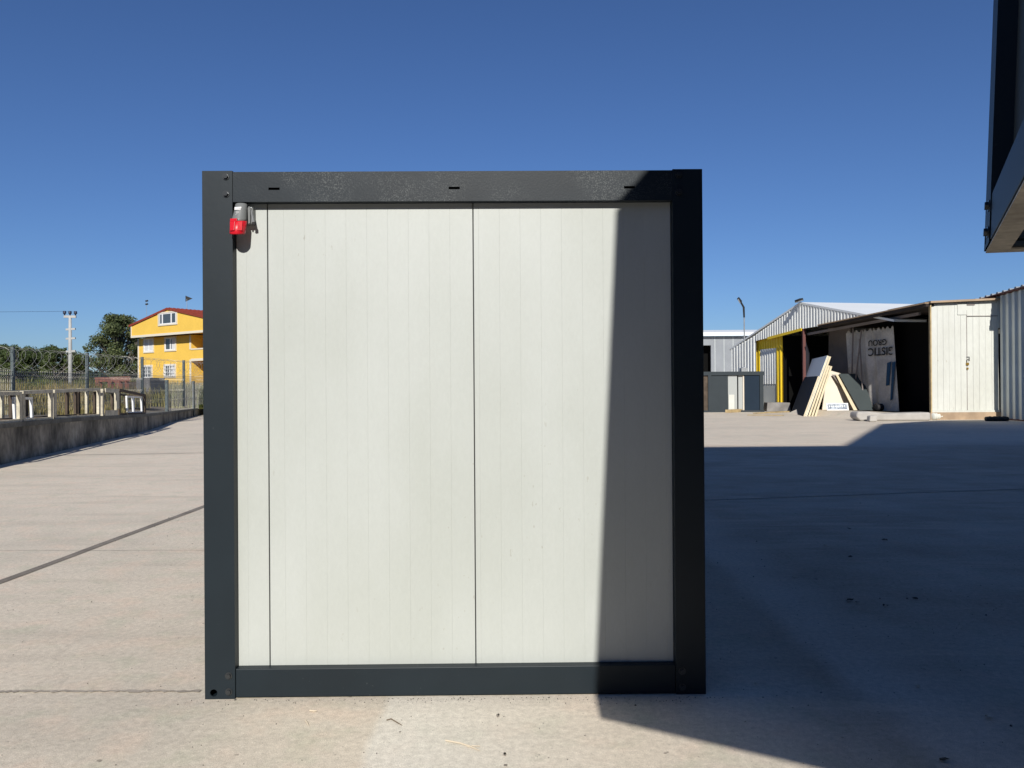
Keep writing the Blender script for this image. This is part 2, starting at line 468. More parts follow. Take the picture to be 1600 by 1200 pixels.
CW, CL, CH = 2.41, 5.9, 2.535
PW = .145
def make_cabin(root, W=CW, L=CL, H=CH, detail=True, joints=(0.296, 1.303), slots=(.345, 1.215, 2.075), panelmat='panel'):
    bz, tz = .142, H - .150
    sides = []
    # corner posts
    for (cx, cy) in ((0, 0), (W - PW, 0), (0, L - PW), (W - PW, L - PW)):
        mb = MB()
        if cx == 0 and cy == 0:
            # front face plate with a round lifting hole near the foot
            t = .004; hx, hz, hr = .042, .030, .0175
            mb.box((0, t, .09), (PW, PW, H)); mb.box((0, 0, .09), (PW, t, H))
            n = 32; outer = []; inner = []
            x0, x1, z0, z1 = 0, PW, 0, .09
            for k in range(n):
                a = 2 * math.pi * k / n; c, s = math.cos(a), math.sin(a)
                inner.append((hx + hr * c, hz + hr * s))
                kx = ((x1 - hx) / c if c > 1e-6 else (x0 - hx) / c if c < -1e-6 else 1e9)
                kz = ((z1 - hz) / s if s > 1e-6 else (z0 - hz) / s if s < -1e-6 else 1e9)
                kk = min(kx, kz); outer.append((hx + kk * c, hz + kk * s))
            for (y0, y1) in ((0, .008),):
                vs = [(p[0], y0, p[1]) for p in outer] + [(p[0], y0, p[1]) for p in inner] + [(p[0], y1, p[1]) for p in inner]
                fs = []
                for k in range(n):
                    k2 = (k + 1) % n
                    fs.append((k, k2, n + k2, n + k)); fs.append((n + k, n + k2, 2 * n + k2, 2 * n + k))
                mb.add(vs, fs)
            # corner quads missing in the fan are filled by small triangles
            for (qx, qz) in ((x0, z0), (x1, z0), (x1, z1), (x0, z1)):
                a = math.atan2(qz - hz, qx - hx) % (2 * math.pi); k = int(a / (2 * math.pi) * n) % n; k2 = (k + 1) % n
                mb.add([(outer[k][0], 0, outer[k][1]), (qx, 0, qz), (outer[k2][0], 0, outer[k2][1])], [(0, 1, 2)])
            mb.box((0, .0005, 0), (.0022, PW, .0898)); mb.box((PW - .004, .008, 0), (PW, PW, .09)); mb.box((.002, PW - .004, 0), (PW - .004, PW, .09))
            mb.box((.002, .008, 0), (PW - .004, PW - .004, .006))
        else:
            mb.box((cx, cy, 0), (cx + PW, cy + PW, H))
        po = mb.build('corner_post', 'frame', root, bevel=(.002 if detail and not (cx == 0 and cy == 0) else 0))
        if cy == 0:
            bx = .115 if cx == 0 else PW - .115
            for bzz in (.035, .112, H - .112, H - .028):
                bolt_mb((cx + bx, 0, bzz)).build('bolt', 'bolt', po)
    # rails front: top with slots
    t = .005
    x0, x1 = PW + .0015, W - PW - .0015; z0, z1 = tz, H - .005
    yf = .003
    mb = MB(); sz0, sz1 = tz + .057, tz + .069; sw = .027
    xs = [x0]
    for s in slots: xs += [s - sw, s + sw]
    xs.append(x1)
    mb.box((x0, yf, sz1), (x1, yf + t, z1)); mb.box((x0, yf, z0), (x1, yf + t, sz0))
    for i in range(0, len(xs), 2): mb.box((xs[i], yf, sz0), (xs[i + 1], yf + t, sz1))
    mb.box((x0, yf + t, z1 - t), (x1, .14, z1)); mb.box((x0, yf + t, z0), (x1, .14, z0 + t)); mb.box((x0, .14, z0), (x1, .145, z1))
    mb.build('top_rail', 'rail', root)
    mb = MB(); mb.box((x0, yf, .006), (x1, .145, bz)); mb.build('bottom_rail', 'frame', root, bevel=.003)
    for (a, b) in (((PW, L - .145), (W - PW, L)),):
        MB().box((a[0] + .001, a[1], z0), (b[0] - .001, b[1] - .003, z1)).build('top_rail', 'frame', root)
        MB().box((a[0] + .001, a[1], .006), (b[0] - .001, b[1] - .003, bz)).build('bottom_rail', 'frame', root)
    for xx in ((.003, .145), (W - .145, W - .003)):
        MB().box((xx[0], PW + .001, z0), (xx[1], L - PW - .001, z1)).build('top_rail', 'frame', root)
        mb = MB(); mb.box((xx[0], PW + .001, .006), (xx[1], L - PW - .001, bz)); mb.build('bottom_rail', 'frame', root)
    # front panels
    R0 = .050; px = [PW + .0005] + list(joints) + [W - PW - .0005]
    for i in range(len(px) - 1):
        a = px[i] + (.0022 if i else 0); b = px[i + 1] - (.0022 if i < len(px) - 2 else 0)
        fst = .076 if i == 1 else (.05 if i == 0 else .025)
        rib_panel(a, b, bz + .0005, tz - .0005, R0, .05, first=fst).build('wall_panel', panelmat, root)
    MB().box((PW + .001, R0 + .052, bz + .001), (W - PW - .001, R0 + .056, tz - .001)).build('joint_backing', 'gapdark', root)
    # long side walls
    k = int((L - 2 * PW) / 1.0 + .5); dw = (L - 2 * PW) / k
    for sgn in (0, 1):
        for i in range(k):
            ya = PW + i * dw + .003; yb = PW + (i + 1) * dw - .003
            xa, xb = ((.05, .1) if sgn == 0 else (W - .1, W - .05))
            MB().box((xa, ya, bz + .001), (xb, yb, tz - .001)).build('wall_panel', panelmat, root)
    MB().box((PW + .001, L - .1, bz + .001), (W - PW - .001, L - .05, tz - .001)).build('wall_panel', panelmat, root)
    # roof and floor
    MB().box((.146, .146, H - .04), (W - .146, L - .146, H - .02)).build('roof', 'frame', root)
    MB().box((.146, .146, .10), (W - .146, L - .146, .125)).build('floor', 'floorply', root)
    n = 9
    for i in range(n):
        yy = .146 + (L - .292) * (i + .5) / n
        MB().box((.146, yy - .03, .03), (W - .146, yy + .03, .099)).build('floor_joist', 'under', root)

A0 = G(320.3, 1093); A1 = G(1103.3, 1084.8)
ang = math.atan2(A1.y - A0.y, A1.x - A0.x)
FW = (A1 - A0).length
cabin = thing('site_cabin', 'big white panelled cabin with dark grey frame standing on the concrete in the middle', 'cabin', (A0.x, A0.y, .001), ang, 'flat roofed site cabins with dark grey frames')
FH = at(315, 267, A0.y).z
make_cabin(cabin, W=FW, H=FH - .001, joints=(.298, 1.303), slots=(.345, 1.215, 2.065))
print('CABIN', FW, FH, A0, math.degrees(ang))

# power inlet
sx = FW / 2.41
inl = MB()
cx, cz = .183, FH - .155
def frust(mb, stations, n=28):
    vs = []; fs = []
    for (c, ax, rx, ry) in stations:
        for k in range(n):
            a = 2 * math.pi * k / n
            vs.append((c[0] + rx * math.cos(a), c[1] + ry * math.sin(a), c[2] + ax * math.sin(a)))
    for i in range(len(stations) - 1):
        for k in range(n):
            fs.append((i * n + k, i * n + (k + 1) % n, (i + 1) * n + (k + 1) % n, (i + 1) * n + k))
    fs.append(tuple(range(n))); fs.append(tuple((len(stations) - 1) * n + k for k in range(n - 1, -1, -1)))
    mb.add(vs, fs)
zt = cz
frust(inl, [((cx + .004, .005, zt - .004), 0.0, .022, .018), ((cx + .004, .005, zt - .008), 0.0, .028, .023), ((cx + .003, -.002, zt - .04), .003, .030, .028),
            ((cx, -.012, zt - .080), .006, .034, .033), ((cx - .001, -.016, zt - .092), .006, .036, .035), ((cx - .001, -.017, zt - .094), .006, .030, .03)])
inl.box((cx + .0, .01, zt - .10), (cx + .058, .0495, zt - .022))
ino = inl.build('power_inlet', 'plug_grey', cabin, smooth=False)
for p in ino.data.polygons: p.use_smooth = len(p.vertices) == 4 and p.area < .0008
rd = MB()
frust(rd, [((cx - .001, -.017, zt - .092), .006, .033, .033), ((cx - .001, -.019, zt - .094), .007, .038, .038), ((cx - .004, -.028, zt - .152), .009, .0365, .0365),
           ((cx - .004, -.0285, zt - .157), .009, .033, .033), ((cx - .004, -.0275, zt - .155), .009, .029, .029), ((cx - .003, -.024, zt - .128), .008, .027, .027)])
o_ = rd.build('red_collar', 'plug_red', ino)
for p in o_.data.polygons: p.use_smooth = len(p.vertices) == 4
lid = MB()
lid.prism([(cx - .031, -.052, zt - .088), (cx + .004, -.059, zt - .088), (cx + .004, -.060, zt - .102), (cx - .031, -.053, zt - .102)], (0, .02, 0))
lid.prism([(cx - .030, -.058, zt - .103), (cx - .004, -.064, zt - .103), (cx - .006, -.070, zt - .148), (cx - .028, -.064, zt - .148)], (0, .02, 0))
lid.prism([(cx + .008, -.058, zt - .104), (cx + .028, -.050, zt - .100), (cx + .027, -.056, zt - .146), (cx + .006, -.065, zt - .148)], (0, .02, 0))
lid.build('collar_rib', 'plug_red', ino, bevel=.0015)
lb = MB(); lb.prism([(cx - .018, -.0262, zt - .028), (cx + .014, -.0262, zt - .026), (cx + .014, -.0275, zt - .034), (cx - .018, -.0277, zt - .036)], (0, .006, 0))
lb.prism([(cx - .018, -.0285, zt - .038), (cx + .012, -.0285, zt - .037), (cx + .012, -.029, zt - .040), (cx - .018, -.029, zt - .041)], (0, .006, 0))
for k in range(4): lb.box((cx - .010 + .004 * (k % 2), -.034 - k * .0012, zt - .052 - k * .006), (cx + .004, -.03, zt - .054 - k * .006))
lb.build('printed_label', 'plug_white', ino)
pin = MB(); pin.tube([(cx - .004, -.026, zt - .131), (cx - .0045, -.0275, zt - .152)], .011, 12); pin.build('socket_insert', 'stone', ino)
lv = MB(); lv.beam((cx + .048, +.012, zt - .028), (cx + .062, +.004, zt - .096), .010, .009)
lv.tube([(cx + .042, +.010, zt - .025), (cx + .054, +.010, zt - .025)], .007, 10); lv.build('latch_lever', 'steel', ino, bevel=.002)
lv = MB(); lv.tube([(cx + .055, +.004, zt - .102), (cx + .070, +.004, zt - .103)], .0075, 10); lv.beam((cx + .062, +.004, zt - .094), (cx + .065, +.004, zt - .108), .013, .012); lv.build('latch_hook', 'ink', ino)
lv = MB(); lv.box((cx + .040, -.004, zt - .10), (cx + .048, .012, zt - .02)); lv.build('hinge_bracket', 'plug_grey', ino)

# lifted cabin, hanging from slings at the upper right
C_ = Vector((1.573, 2.50, 0)); C_ = at(1537.5, 393, 2.335)
e1 = Vector((.451, .8926, 0)).normalized(); e2 = Vector((e1.y, -e1.x, 0))
til = .042
tk = .032; ux = -(e1 - Vector((0, 0, tk))).normalized(); uz = (Vector((0, 0, 1)) + e2 * til + e1 * tk).normalized(); uy = uz.cross(ux).normalized()
lift = thing('site_cabin', 'dark cabin hoisted in the air at the upper right edge, underside showing', 'cabin', (0, 0, 0), 0, 'flat roofed site cabins with dark grey frames')
mw = Matrix((ux, uy, uz)).transposed().to_4x4(); mw.translation = C_
lift.matrix_world = mw
LW = 2.34
make_cabin(lift, W=LW, H=2.535, joints=(.67, 1.67), slots=(.345, 1.17, 2.0), panelmat='cabingrey')
um = MB(); um.box((.004, .004, -.006), (LW - .004, .062, -.001)); um.box((.004, .0622, -.006), (.060, CL - .004, -.001)); um.box((LW - .060, .0622, -.006), (LW - .004, CL - .004, -.001)); um.build('underside_flange', 'under', lift)
for xk in (.50, 1.1, 1.7): MB().box((xk, .0625, -.006), (xk + .05, CL - .1, -.001)).build('cross_member', 'under', lift)
def liftw(p): return mw @ Vector(p)
hookp = liftw((LW / 2, CL / 2, 2.54)); hookp = Vector((hookp.x, hookp.y, hookp.z + 3.2))
sg = thing('crane_hook', 'steel crane hook and four slings carrying the hoisted cabin', 'crane hook', tuple(hookp))
for (a, b) in ((.07, .07), (LW - .07, .07), (.07, CL - .07), (LW - .07, CL - .07)):
    MB().tube([Vector((0, 0, 0)), liftw((a, b, 2.5)) - hookp], .012, 6).build('sling', 'steel', sg)
hb = MB(); hb.tube([(0, 0, 0), (0, 0, .25), (.1, 0, .35), (.1, 0, .55), (0, 0, .65)], [.03, .05, .06, .06, .05], 10); hb.build('hook', 'ink', sg)
MB().tube([(0, 0, .6), (0, 0, 14.2 - hookp.z)], .012, 6).build('cable', 'steel', sg)

# unseen hall added behind the camera, outlined to shade the yard broadly
hall_pts = [(1.75, -4.5), (8.0, -4.3), (13.6, 5.5), (17, 7.9), (34, 9.3), (45, 9.3), (45, -20), (1.75, -20)]
HH = 14.02
hall = thing('shade_hall', 'tall grey hall added unseen behind the photographer on the right to shade the yard', 'hall', (2.3, -4.5, 0))
hm = MB(); hm.prism([(x, yy, 0) for x, yy in hall_pts], (0, 0, HH - .3)); hm.v = [q - Vector((2.3, -4.5, 0)) for q in hm.v]; hm.build('wall', 'hall', hall)
hm = MB(); hm.prism([(x, yy, HH - .3) for x, yy in hall_pts], (0, 0, .3)); hm.v = [q - Vector((2.3, -4.5, 0)) for q in hm.v]; hm.build('roof', 'sheetplain', hall)
jb = MB(); jb.box((hookp.x - .2, -4.5, 14.2), (hookp.x + .2, hookp.y + .4, 14.5)); jb.v = [q - Vector((2.3, -4.5, 0)) for q in jb.v]; jb.build('added_hoist_beam', 'redsteel', hall)
hm = MB()
for k in range(1): hm.box((3.2, -4.56, 0), (7.2, -4.45, 4.4))
hm.v = [q - Vector((2.3, -4.5, 0)) for q in hm.v]; hm.build('door', 'sheetgrey', hall)
h2 = thing('shade_hall', 'long lower grey hall added unseen behind the photographer on the left to block sky', 'hall', (-40, -13, 0))  # added out of view to cut sky light and ground bounce
MB().box((0, -14, 0), (41, 0, 8.0)).build('wall', 'hall', h2)
MB().prism([(-.3, -14.3, 8.001), (-.3, .3, 8.001), (-.3, -7, 9.6)], (41.6, 0, 0)).build('roof', 'sheetplain', h2)
for k in range(4): MB().box((4 + k * 9.5, .001, 0), (8 + k * 9.5, .06, 4.2)).build('door', 'sheetgrey', h2)

# ================================================================ LEFT SIDE
# low wall
wt = thing('boundary_wall', 'low stained concrete wall edging the left side of the yard', 'wall', (WALL[1][0], WALL[1][1], 0))
off = Vector((WALL[1][0], WALL[1][1], 0))
wm = MB(); cm = MB()
WP = []
for (a, b) in zip(WALL, WALL[1:]):
    nseg = 8
    for i in range(nseg): WP.append((a[0] + (b[0] - a[0]) * i / nseg, a[1] + (b[1] - a[1]) * i / nseg))
WP.append(WALL[-1])
def ribbon(mb, pts, x_off0, x_off1, zf0, zf1):
    vs = []; n = len(pts)
    for (x, yy) in pts:
        vs += [(x + x_off0, yy, zf0(yy)), (x + x_off1, yy, zf0(yy)), (x + x_off1, yy, zf1(yy)), (x + x_off0, yy, zf1(yy))]
    fs = []
    for i in range(n - 1):
        for k in range(4): fs.append((i * 4 + k, i * 4 + (k + 1) % 4, (i + 1) * 4 + (k + 1) % 4, (i + 1) * 4 + k))
    fs += [(0, 1, 2, 3), ((n - 1) * 4 + 3, (n - 1) * 4 + 2, (n - 1) * 4 + 1, (n - 1) * 4)]
    mb.add([Vector(q) - off for q in vs], fs)
ribbon(wm, WP, -.32, 0, lambda q: -.02, lambda q: wall_top(q) - .10)
ribbon(cm, WP, -.42, .03, lambda q: wall_top(q) - .098, wall_top)
wm.build('wall_body', 'wall', wt); cm.build('coping', 'coping', wt)

def wall_x(yy):
    for (a, b) in zip(WALL, WALL[1:]):
        if yy <= b[1]: return a[0] + (b[0] - a[0]) * (yy - a[1]) / (b[1] - a[1])
    return WALL[-1][0]
def on_wall(px):
    u = (px - 800) / FPX
    lo, hi = 5, 70
    for _ in range(50):
        md = (lo + hi) / 2
        if wall_x(md) / md < u: lo = md
        else: hi = md
    return lo
# timber box frames on the wall
def timber_box(xa, xb, ha, hb, label, dep=.75, white=True, mids=(), cross=False):
    ya, yb = on_wall(xa), on_wall(xb)
    a = Vector((wall_x(ya) - .06, ya, wall_top(ya) + .002)); b = Vector((wall_x(yb) - .06, yb, wall_top(yb) + .002))
    mid = (a + b) / 2; t = thing('timber_frame', label, 'timber frame', tuple(mid), group='open timber frames standing along the wall top')
    d = (b - a); back = Vector((-dep, dep * .2, 0))
    A_, B_ = a - mid, b - mid
    za = Vector((0, 0, ha)); zb = Vector((0, 0, hb)); s = .075
    mt = 'timber_white' if white else 'timber_dark'
    def bm_(p, q, m=mt, w_=s, h_=.05): MB().beam(p, q, w_, h_).build('rail', m, t)
    def ps_(p, h, m=mt): MB().beam(p, p + Vector((0, 0, h)), .07, .09).build('post', m, t)
    h0 = Vector((0, 0, .028)); dn = d.normalized()
    bm_(A_ + h0, B_ + h0); bm_(A_ + za, B_ + zb, h_=.075)
    bm_(A_ + back + h0, B_ + back + h0, 'timber_dark'); bm_(A_ + back + za, B_ + back + zb)
    for p, hh in ((A_, ha), (B_, hb)):
        ps_(p + dn * (.05 if p is A_ else -.05) + Vector((0, 0, .06)), hh - .10)
        ps_(p + back + Vector((0, 0, .06)), hh - .10, 'timber_dark')
        bm_(p + Vector((-.04, 0, hh + .0)), p + back + Vector((.04, 0, hh))); bm_(p + Vector((-.04, 0, .028)), p + back + Vector((.04, 0, .028)), 'timber_dark')
    for f in mids:
        p = A_ + (B_ - A_) * f; hh = ha + (hb - ha) * f
        ps_(p + back + Vector((0, 0, .06)), hh - .10, 'timber_dark' if f > .5 else mt)
        if cross: ps_(p + Vector((0, 0, .06)), hh - .10)
    return t
timber_box(-70, 36, .60, .60, 'long whitish timber frame at the left end of the wall, cut by the picture edge', mids=(.5,))
timber_box(38, 84, .62, .66, 'white timber frame with an inner window frame leaning in it, beside the second fence post', mids=(.3, .6), cross=False)
timber_box(87, 158, .66, .76, 'longest grey timber frame in the middle of the row on the wall', mids=(.45, .8))
timber_box(162, 185, .74, .76, 'narrow timber frame with speckled white boards, in front of the red masonry', mids=(.5,), white=True)
timber_box(188, 229, .78, .64, 'dark weathered timber frame at the far end of the row on the wall', white=False, mids=(.5,))
def window_frame(xa, xb, z0, z1, backo, label, tilt=.0, grp='small white window frames set inside the timber frames'):
    ya, yb = on_wall(xa), on_wall(xb)
    a = Vector((wall_x(ya) + backo, ya, wall_top(ya) + z0)); b = Vector((wall_x(yb) + backo, yb, wall_top(yb) + z0))
    t = thing('window_frame', label, 'window frame', tuple(a), group=grp)
    B_ = b - a; Z = Vector((-tilt, 0, z1 - z0)); s = .055
    for p, q in ((Vector((0, 0, 0)), B_), (Z, B_ + Z)): MB().beam(p, q, s, s).build('rail', 'pvc', t)
    dn = B_.normalized() * .03; dz = Vector((0, 0, .03))
    for p in (dn, B_ - dn): MB().beam(p + dz, p + Z - dz, s * .9, s * .95).build('stile', 'pvc', t)
window_frame(47, 74, .03, .50, -.35, 'white window frame standing inside the second timber frame', .02)
window_frame(203, 213, .06, .58, -.1, 'small white window frame nearer the camera, at the dark end frame', .02)
window_frame(214, 227, .06, .58, -.12, 'small white window frame right at the end of the timber row', .02)
def flat_board(xa, xb, za, zb, backo, label, matn='timber_white'):
    ya, yb = on_wall(xa), on_wall(xb)
    a = Vector((wall_x(ya) + backo, ya, 0)); b = Vector((wall_x(yb) + backo, yb, 0))
    mb = MB(); n = Vector((-.025, -.0, 0))
    mb.prism([(0, 0, 0), (b.x - a.x, b.y - a.y, wall_top(yb) - wall_top(ya)), (b.x - a.x, b.y - a.y, wall_top(yb) - wall_top(ya) + zb - za), (0, 0, zb - za)], n)
    o = mb.build('board', matn, None); o.location = (a.x, a.y, wall_top(ya) + za); tag(o, label, 'board', 'speckled boards on the wall'); return o
flat_board(164, 185, .68, .80, .02, 'speckled white board nailed across the top of the narrow frame')
flat_board(164, 183, .0, .16, .02, 'pale speckled board standing on the wall foot below the narrow frame')
flat_board(181, 185.5, .2, .68, .02, 'speckled white upright board at the edge of the narrow frame')

# boundary fence with razor wire
fence = thing('mesh_fence', 'tall mesh fence topped with a coil of razor wire, behind the timber frames', 'fence', (-15.1, 23.1, .66))
fo = Vector((-15.1, 23.1, .66))
FP = [(-110, 534, 19.2), (20, 542, 23.1), (136, 550.5, 27.3), (222, 558, 31.3), (287, 563, 35.2), (337, 568, 39.3), (377, 572, 43.5)]
tops = []
for (px, py, Y) in FP:
    q = at(px, py, Y); tops.append(Vector((q.x, q.y, 2.78)))
def mesh_panel(a, b, z0, z1, org, parent, pitch=.10, wd=.009, spikes=True, fold=True):
    d = b - a; d.z = 0; L = d.length; dn = d / L; nrm = Vector((dn.y, -dn.x, 0))
    a = Vector((a.x, a.y, 0)) - Vector((org.x, org.y, 0)); z0 -= org.z; z1 -= org.z
    mb = MB(); n = int(L / pitch)
    folds = [z1 - .10, (z0 + z1) / 2 + .1, z0 + .35] if fold else []
    for i in range(1, n):
        p = a + dn * (i * L / n)
        ztop = z1 + (.05 if spikes else 0)
        pts = [(0, ztop)]
        for f in folds: pts += [(0, f), (.045, f - .05), (0, f - .10)]
        pts += [(0, z0)]
        for (o1, za), (o2, zb) in zip(pts, pts[1:]):
            mb.beam(p + nrm * o1 + Vector((0, 0, za)), p + nrm * o2 + Vector((0, 0, zb)), wd, wd, up=nrm)
    hs = [z1, z0 + .02]
    for f in folds: hs += [f, f - .10]
    k = z0 + .2
    while k < z1: hs.append(k); k += .4
    for h in hs: mb.beam(a + Vector((0, 0, h)), a + dn * L + Vector((0, 0, h)), wd, wd)
    mb.build('mesh_panel', 'wire', parent)
for i, p in enumerate(tops):
    MB().box(p - fo - Vector((.045, .045, 2.12)), p - fo + Vector((.045, .045, 0))).build('post', 'post', fence)
    if i < len(tops) - 1: mesh_panel(p, tops[i + 1], .70, 2.03, fo, fence)
rz = MB()
for a, b in zip(tops, tops[1:]):
    a = a - fo; b = b - fo; n = 150; pts = []
    turns = 9
    dn = (b - a).normalized(); nr = Vector((dn.y, -dn.x, 0))
    for i in range(n + 1):
        t_ = i / n; an = t_ * turns * 2 * math.pi
        pts.append(a + (b - a) * t_ + Vector((0, 0, -.38)) + (Vector((0, 0, 1)) * math.sin(an) + nr * math.cos(an)) * .33 * (1 + .12 * math.sin(i * .37)) + dn * (.10 * math.sin(an * 2) + .12 * math.sin(i * .11)))
    rz.tube(pts, .0048, 4, cap=False)
    for dz in (-.08,): rz.tube([a + Vector((0, 0, dz)), b + Vector((0, 0, dz))], .006, 4)
rz.build('razor_wire', 'razor', fence)

# front low fence
f2 = [(232, 590, 29.3), (262, 593.5, 33.0), (302, 597, 40.5), (335, 600, 48)]
tp = []
for (px, py, Y) in f2:
    q = at(px, py, Y); tp.append(Vector((q.x, q.y, 1.86)))
tp[1] = G(261, 661); tp[2] = G(302.5, 651)
tp[3] = tp[2] + (tp[2] - tp[1]) * 1.0; tp[0] = tp[1] - (tp[2] - tp[1]) * .45
ff = thing('mesh_fence', 'low fine mesh fence on thick posts standing on the yard beside the wall', 'fence', tuple(tp[1]))
for i, p in enumerate(tp):
    p.z = 0
    if i > 0: MB().box(p - tp[1] - Vector((.055, .055, 0)), p - tp[1] + Vector((.055, .055, 1.86))).build('post', 'post', ff); MB().box(p - tp[1] - Vector((.14, .14, -.003)), p - tp[1] + Vector((.14, .14, .015))).build('base_plate', 'steel', ff)
for a, b in zip(tp[1:], tp[2:]): mesh_panel(a, b, .35, 1.80, tp[1], ff, pitch=.16, wd=.006, spikes=False, fold=False)

# utility pole
ub = at(110, 600, 66)
up_ = thing('utility_pole', 'tall pale concrete utility pole with three insulators on top', 'pole', (ub.x, ub.y, .5))
hz = at(110, 493, 66).z - .5
MB().tube([(0, 0, 0), (0, 0, hz)], [.20, .11], 10).build('pole', 'pole', up_, smooth=True)
cm_ = MB(); cm_.beam((-.46, -.1, hz - .1), (.46, .1, hz - .1), .18, .2); cm_.build('crossarm', 'pole', up_)
for xx in (-.40, 0, .40): MB().tube([(xx, xx * .3, hz + .01), (xx, xx * .3, hz + .12), (xx, xx * .3, hz + .18), (xx, xx * .3, hz + .38)], [.05, .07, .14, .12], 10).build('insulator', 'insul', up_)
for dz, s in ((4.3, 1), (3.2, 1), (2.4, -1)):
    MB().beam((-.35, 0, hz - dz + 1.2), (.45, 0, hz - dz + 1.25), .12, .16).build('bracket', 'pole', up_)
wr = []
for k, (xx) in enumerate((-.40, 0, .40)):
    for (dx, dy, dz, z0w) in ((-60, -25, 1.5, .36), (30, 70, -2.5, -2.9 - k * .35)):
        pts = []
        for i in range(13):
            t_ = i / 12; pts.append(Vector((xx + dx * t_, xx * .3 + dy * t_, hz + z0w + dz * t_ - 3.2 * 4 * t_ * (1 - t_) * .35)))
        mb = MB().tube(pts, .0035, 4); mb.build('wire', 'insul', up_)

# yellow house -------------------------------------------------
H0 = Vector((-42.0, 84.6, 0)); H1 = Vector((-31.0, 76.8, 0))
hd = (H1 - H0).normalized(); hb_ = Vector((-hd.y, hd.x, 0))  # back direction
if hb_.y < 0: hb_ = -hb_
def hp(px, py): return hit(px, py, H0, H1)
house = thing('house', 'yellow two storey house with red gabled roof beyond the fence', 'house', (H0.x, H0.y, .6))
ho = Vector((H0.x, H0.y, .6))
eL = hp(205, 510); ap = hp(262, 484); oh = hp(205, 526.5)
def loc(s, z, dpt=0): return hd * s + Vector((0, 0, z - .6)) + hb_ * dpt    # house-local
sL = (eL - H0).dot(hd); sA = (ap - H0).dot(hd); sR = 2 * sA - sL
zE = eL.z; zA = ap.z; zO = oh.z
DEP = 12
print('HOUSE', sL, sA, sR, zE, zA, zO)
hm = MB()   # upper storey (overhanging gable part)
hm.prism([loc(sL, zO), loc(sR, zO), loc(sR, zE), loc(sA, zA), loc(sL, zE)], hb_ * DEP); hm.build('attic_wall', 'yellow_wall', house)
MB().prism([loc(sL - .02, zO - .12), loc(sR + .02, zO - .12), loc(sR + .02, zO + .12), loc(sL - .02, zO + .12)], -hb_ * .05).build('trim', 'white_trim', house)
MB().prism([loc(sL - .02, zO + .121), loc(sL + .12, zO + .121), loc(sL + .12, zE), loc(sL - .02, zE)], -hb_ * .05).build('trim', 'white_trim', house)
SB = 1.1     # set back of the lower storeys
lo_l = sL + 1.15
# lower wall with two balcony recesses at right
bx0 = (hit(299, 545, H0, H1, 0) - H0).dot(hd)
def slab(s0, s1, z0, z1, d0, d1, name, mt_, par=house):
    mb = MB(); mb.prism([loc(s0, z0, d0), loc(s1, z0, d0), loc(s1, z1, d0), loc(s0, z1, d0)], hb_ * (d1 - d0)); return mb.build(name, mt_, par)
n_ = Vector((H1.y - H0.y, -(H1.x - H0.x), 0)).normalized()
sgn = 1 if n_.dot(hb_) > 0 else -1
def sb(px, py):
    q = hit(px, py, H0, H1, SB * sgn); return (q - H0).dot(hd), q.z
bs, _ = sb(299, 545); _, bz0 = sb(300, 546); _, bz1 = sb(300, 562)
lo_l, _ = sb(216, 560)
slab(lo_l, bs, .6, zO - .121, SB, DEP, 'wall', 'yellow_wall')
slab(bs, sR, .6, zO - .121, SB + 2.5, DEP, 'wall', 'yellow_wall')
slab(bs + .01, sR, bz1, bz0, SB, SB + 2.49, 'balcony', 'yellow_wall')
slab(bs + 5.5, sR, .6, zO - .121, SB + .1, SB + 2.49, 'wall', 'yellow_wall')
for z0, z1 in ((bz0, zO - .13), (.6, bz1)):
    slab(bs - .28, bs - .02, z0, z1, SB - .06, SB - .002, 'trim', 'white_trim')
slab(bs - .02, sR, bz1 - .15, bz1 + .10, SB - .06, SB - .002, 'trim', 'white_trim')
slab(bs - .02, sR, bz0 - .05, bz0 + .10, SB - .06, SB - .002, 'trim', 'white_trim')
slab(lo_l - .02, lo_l + .22, .6, zO - .14, SB - .05, SB - .002, 'trim', 'white_trim')
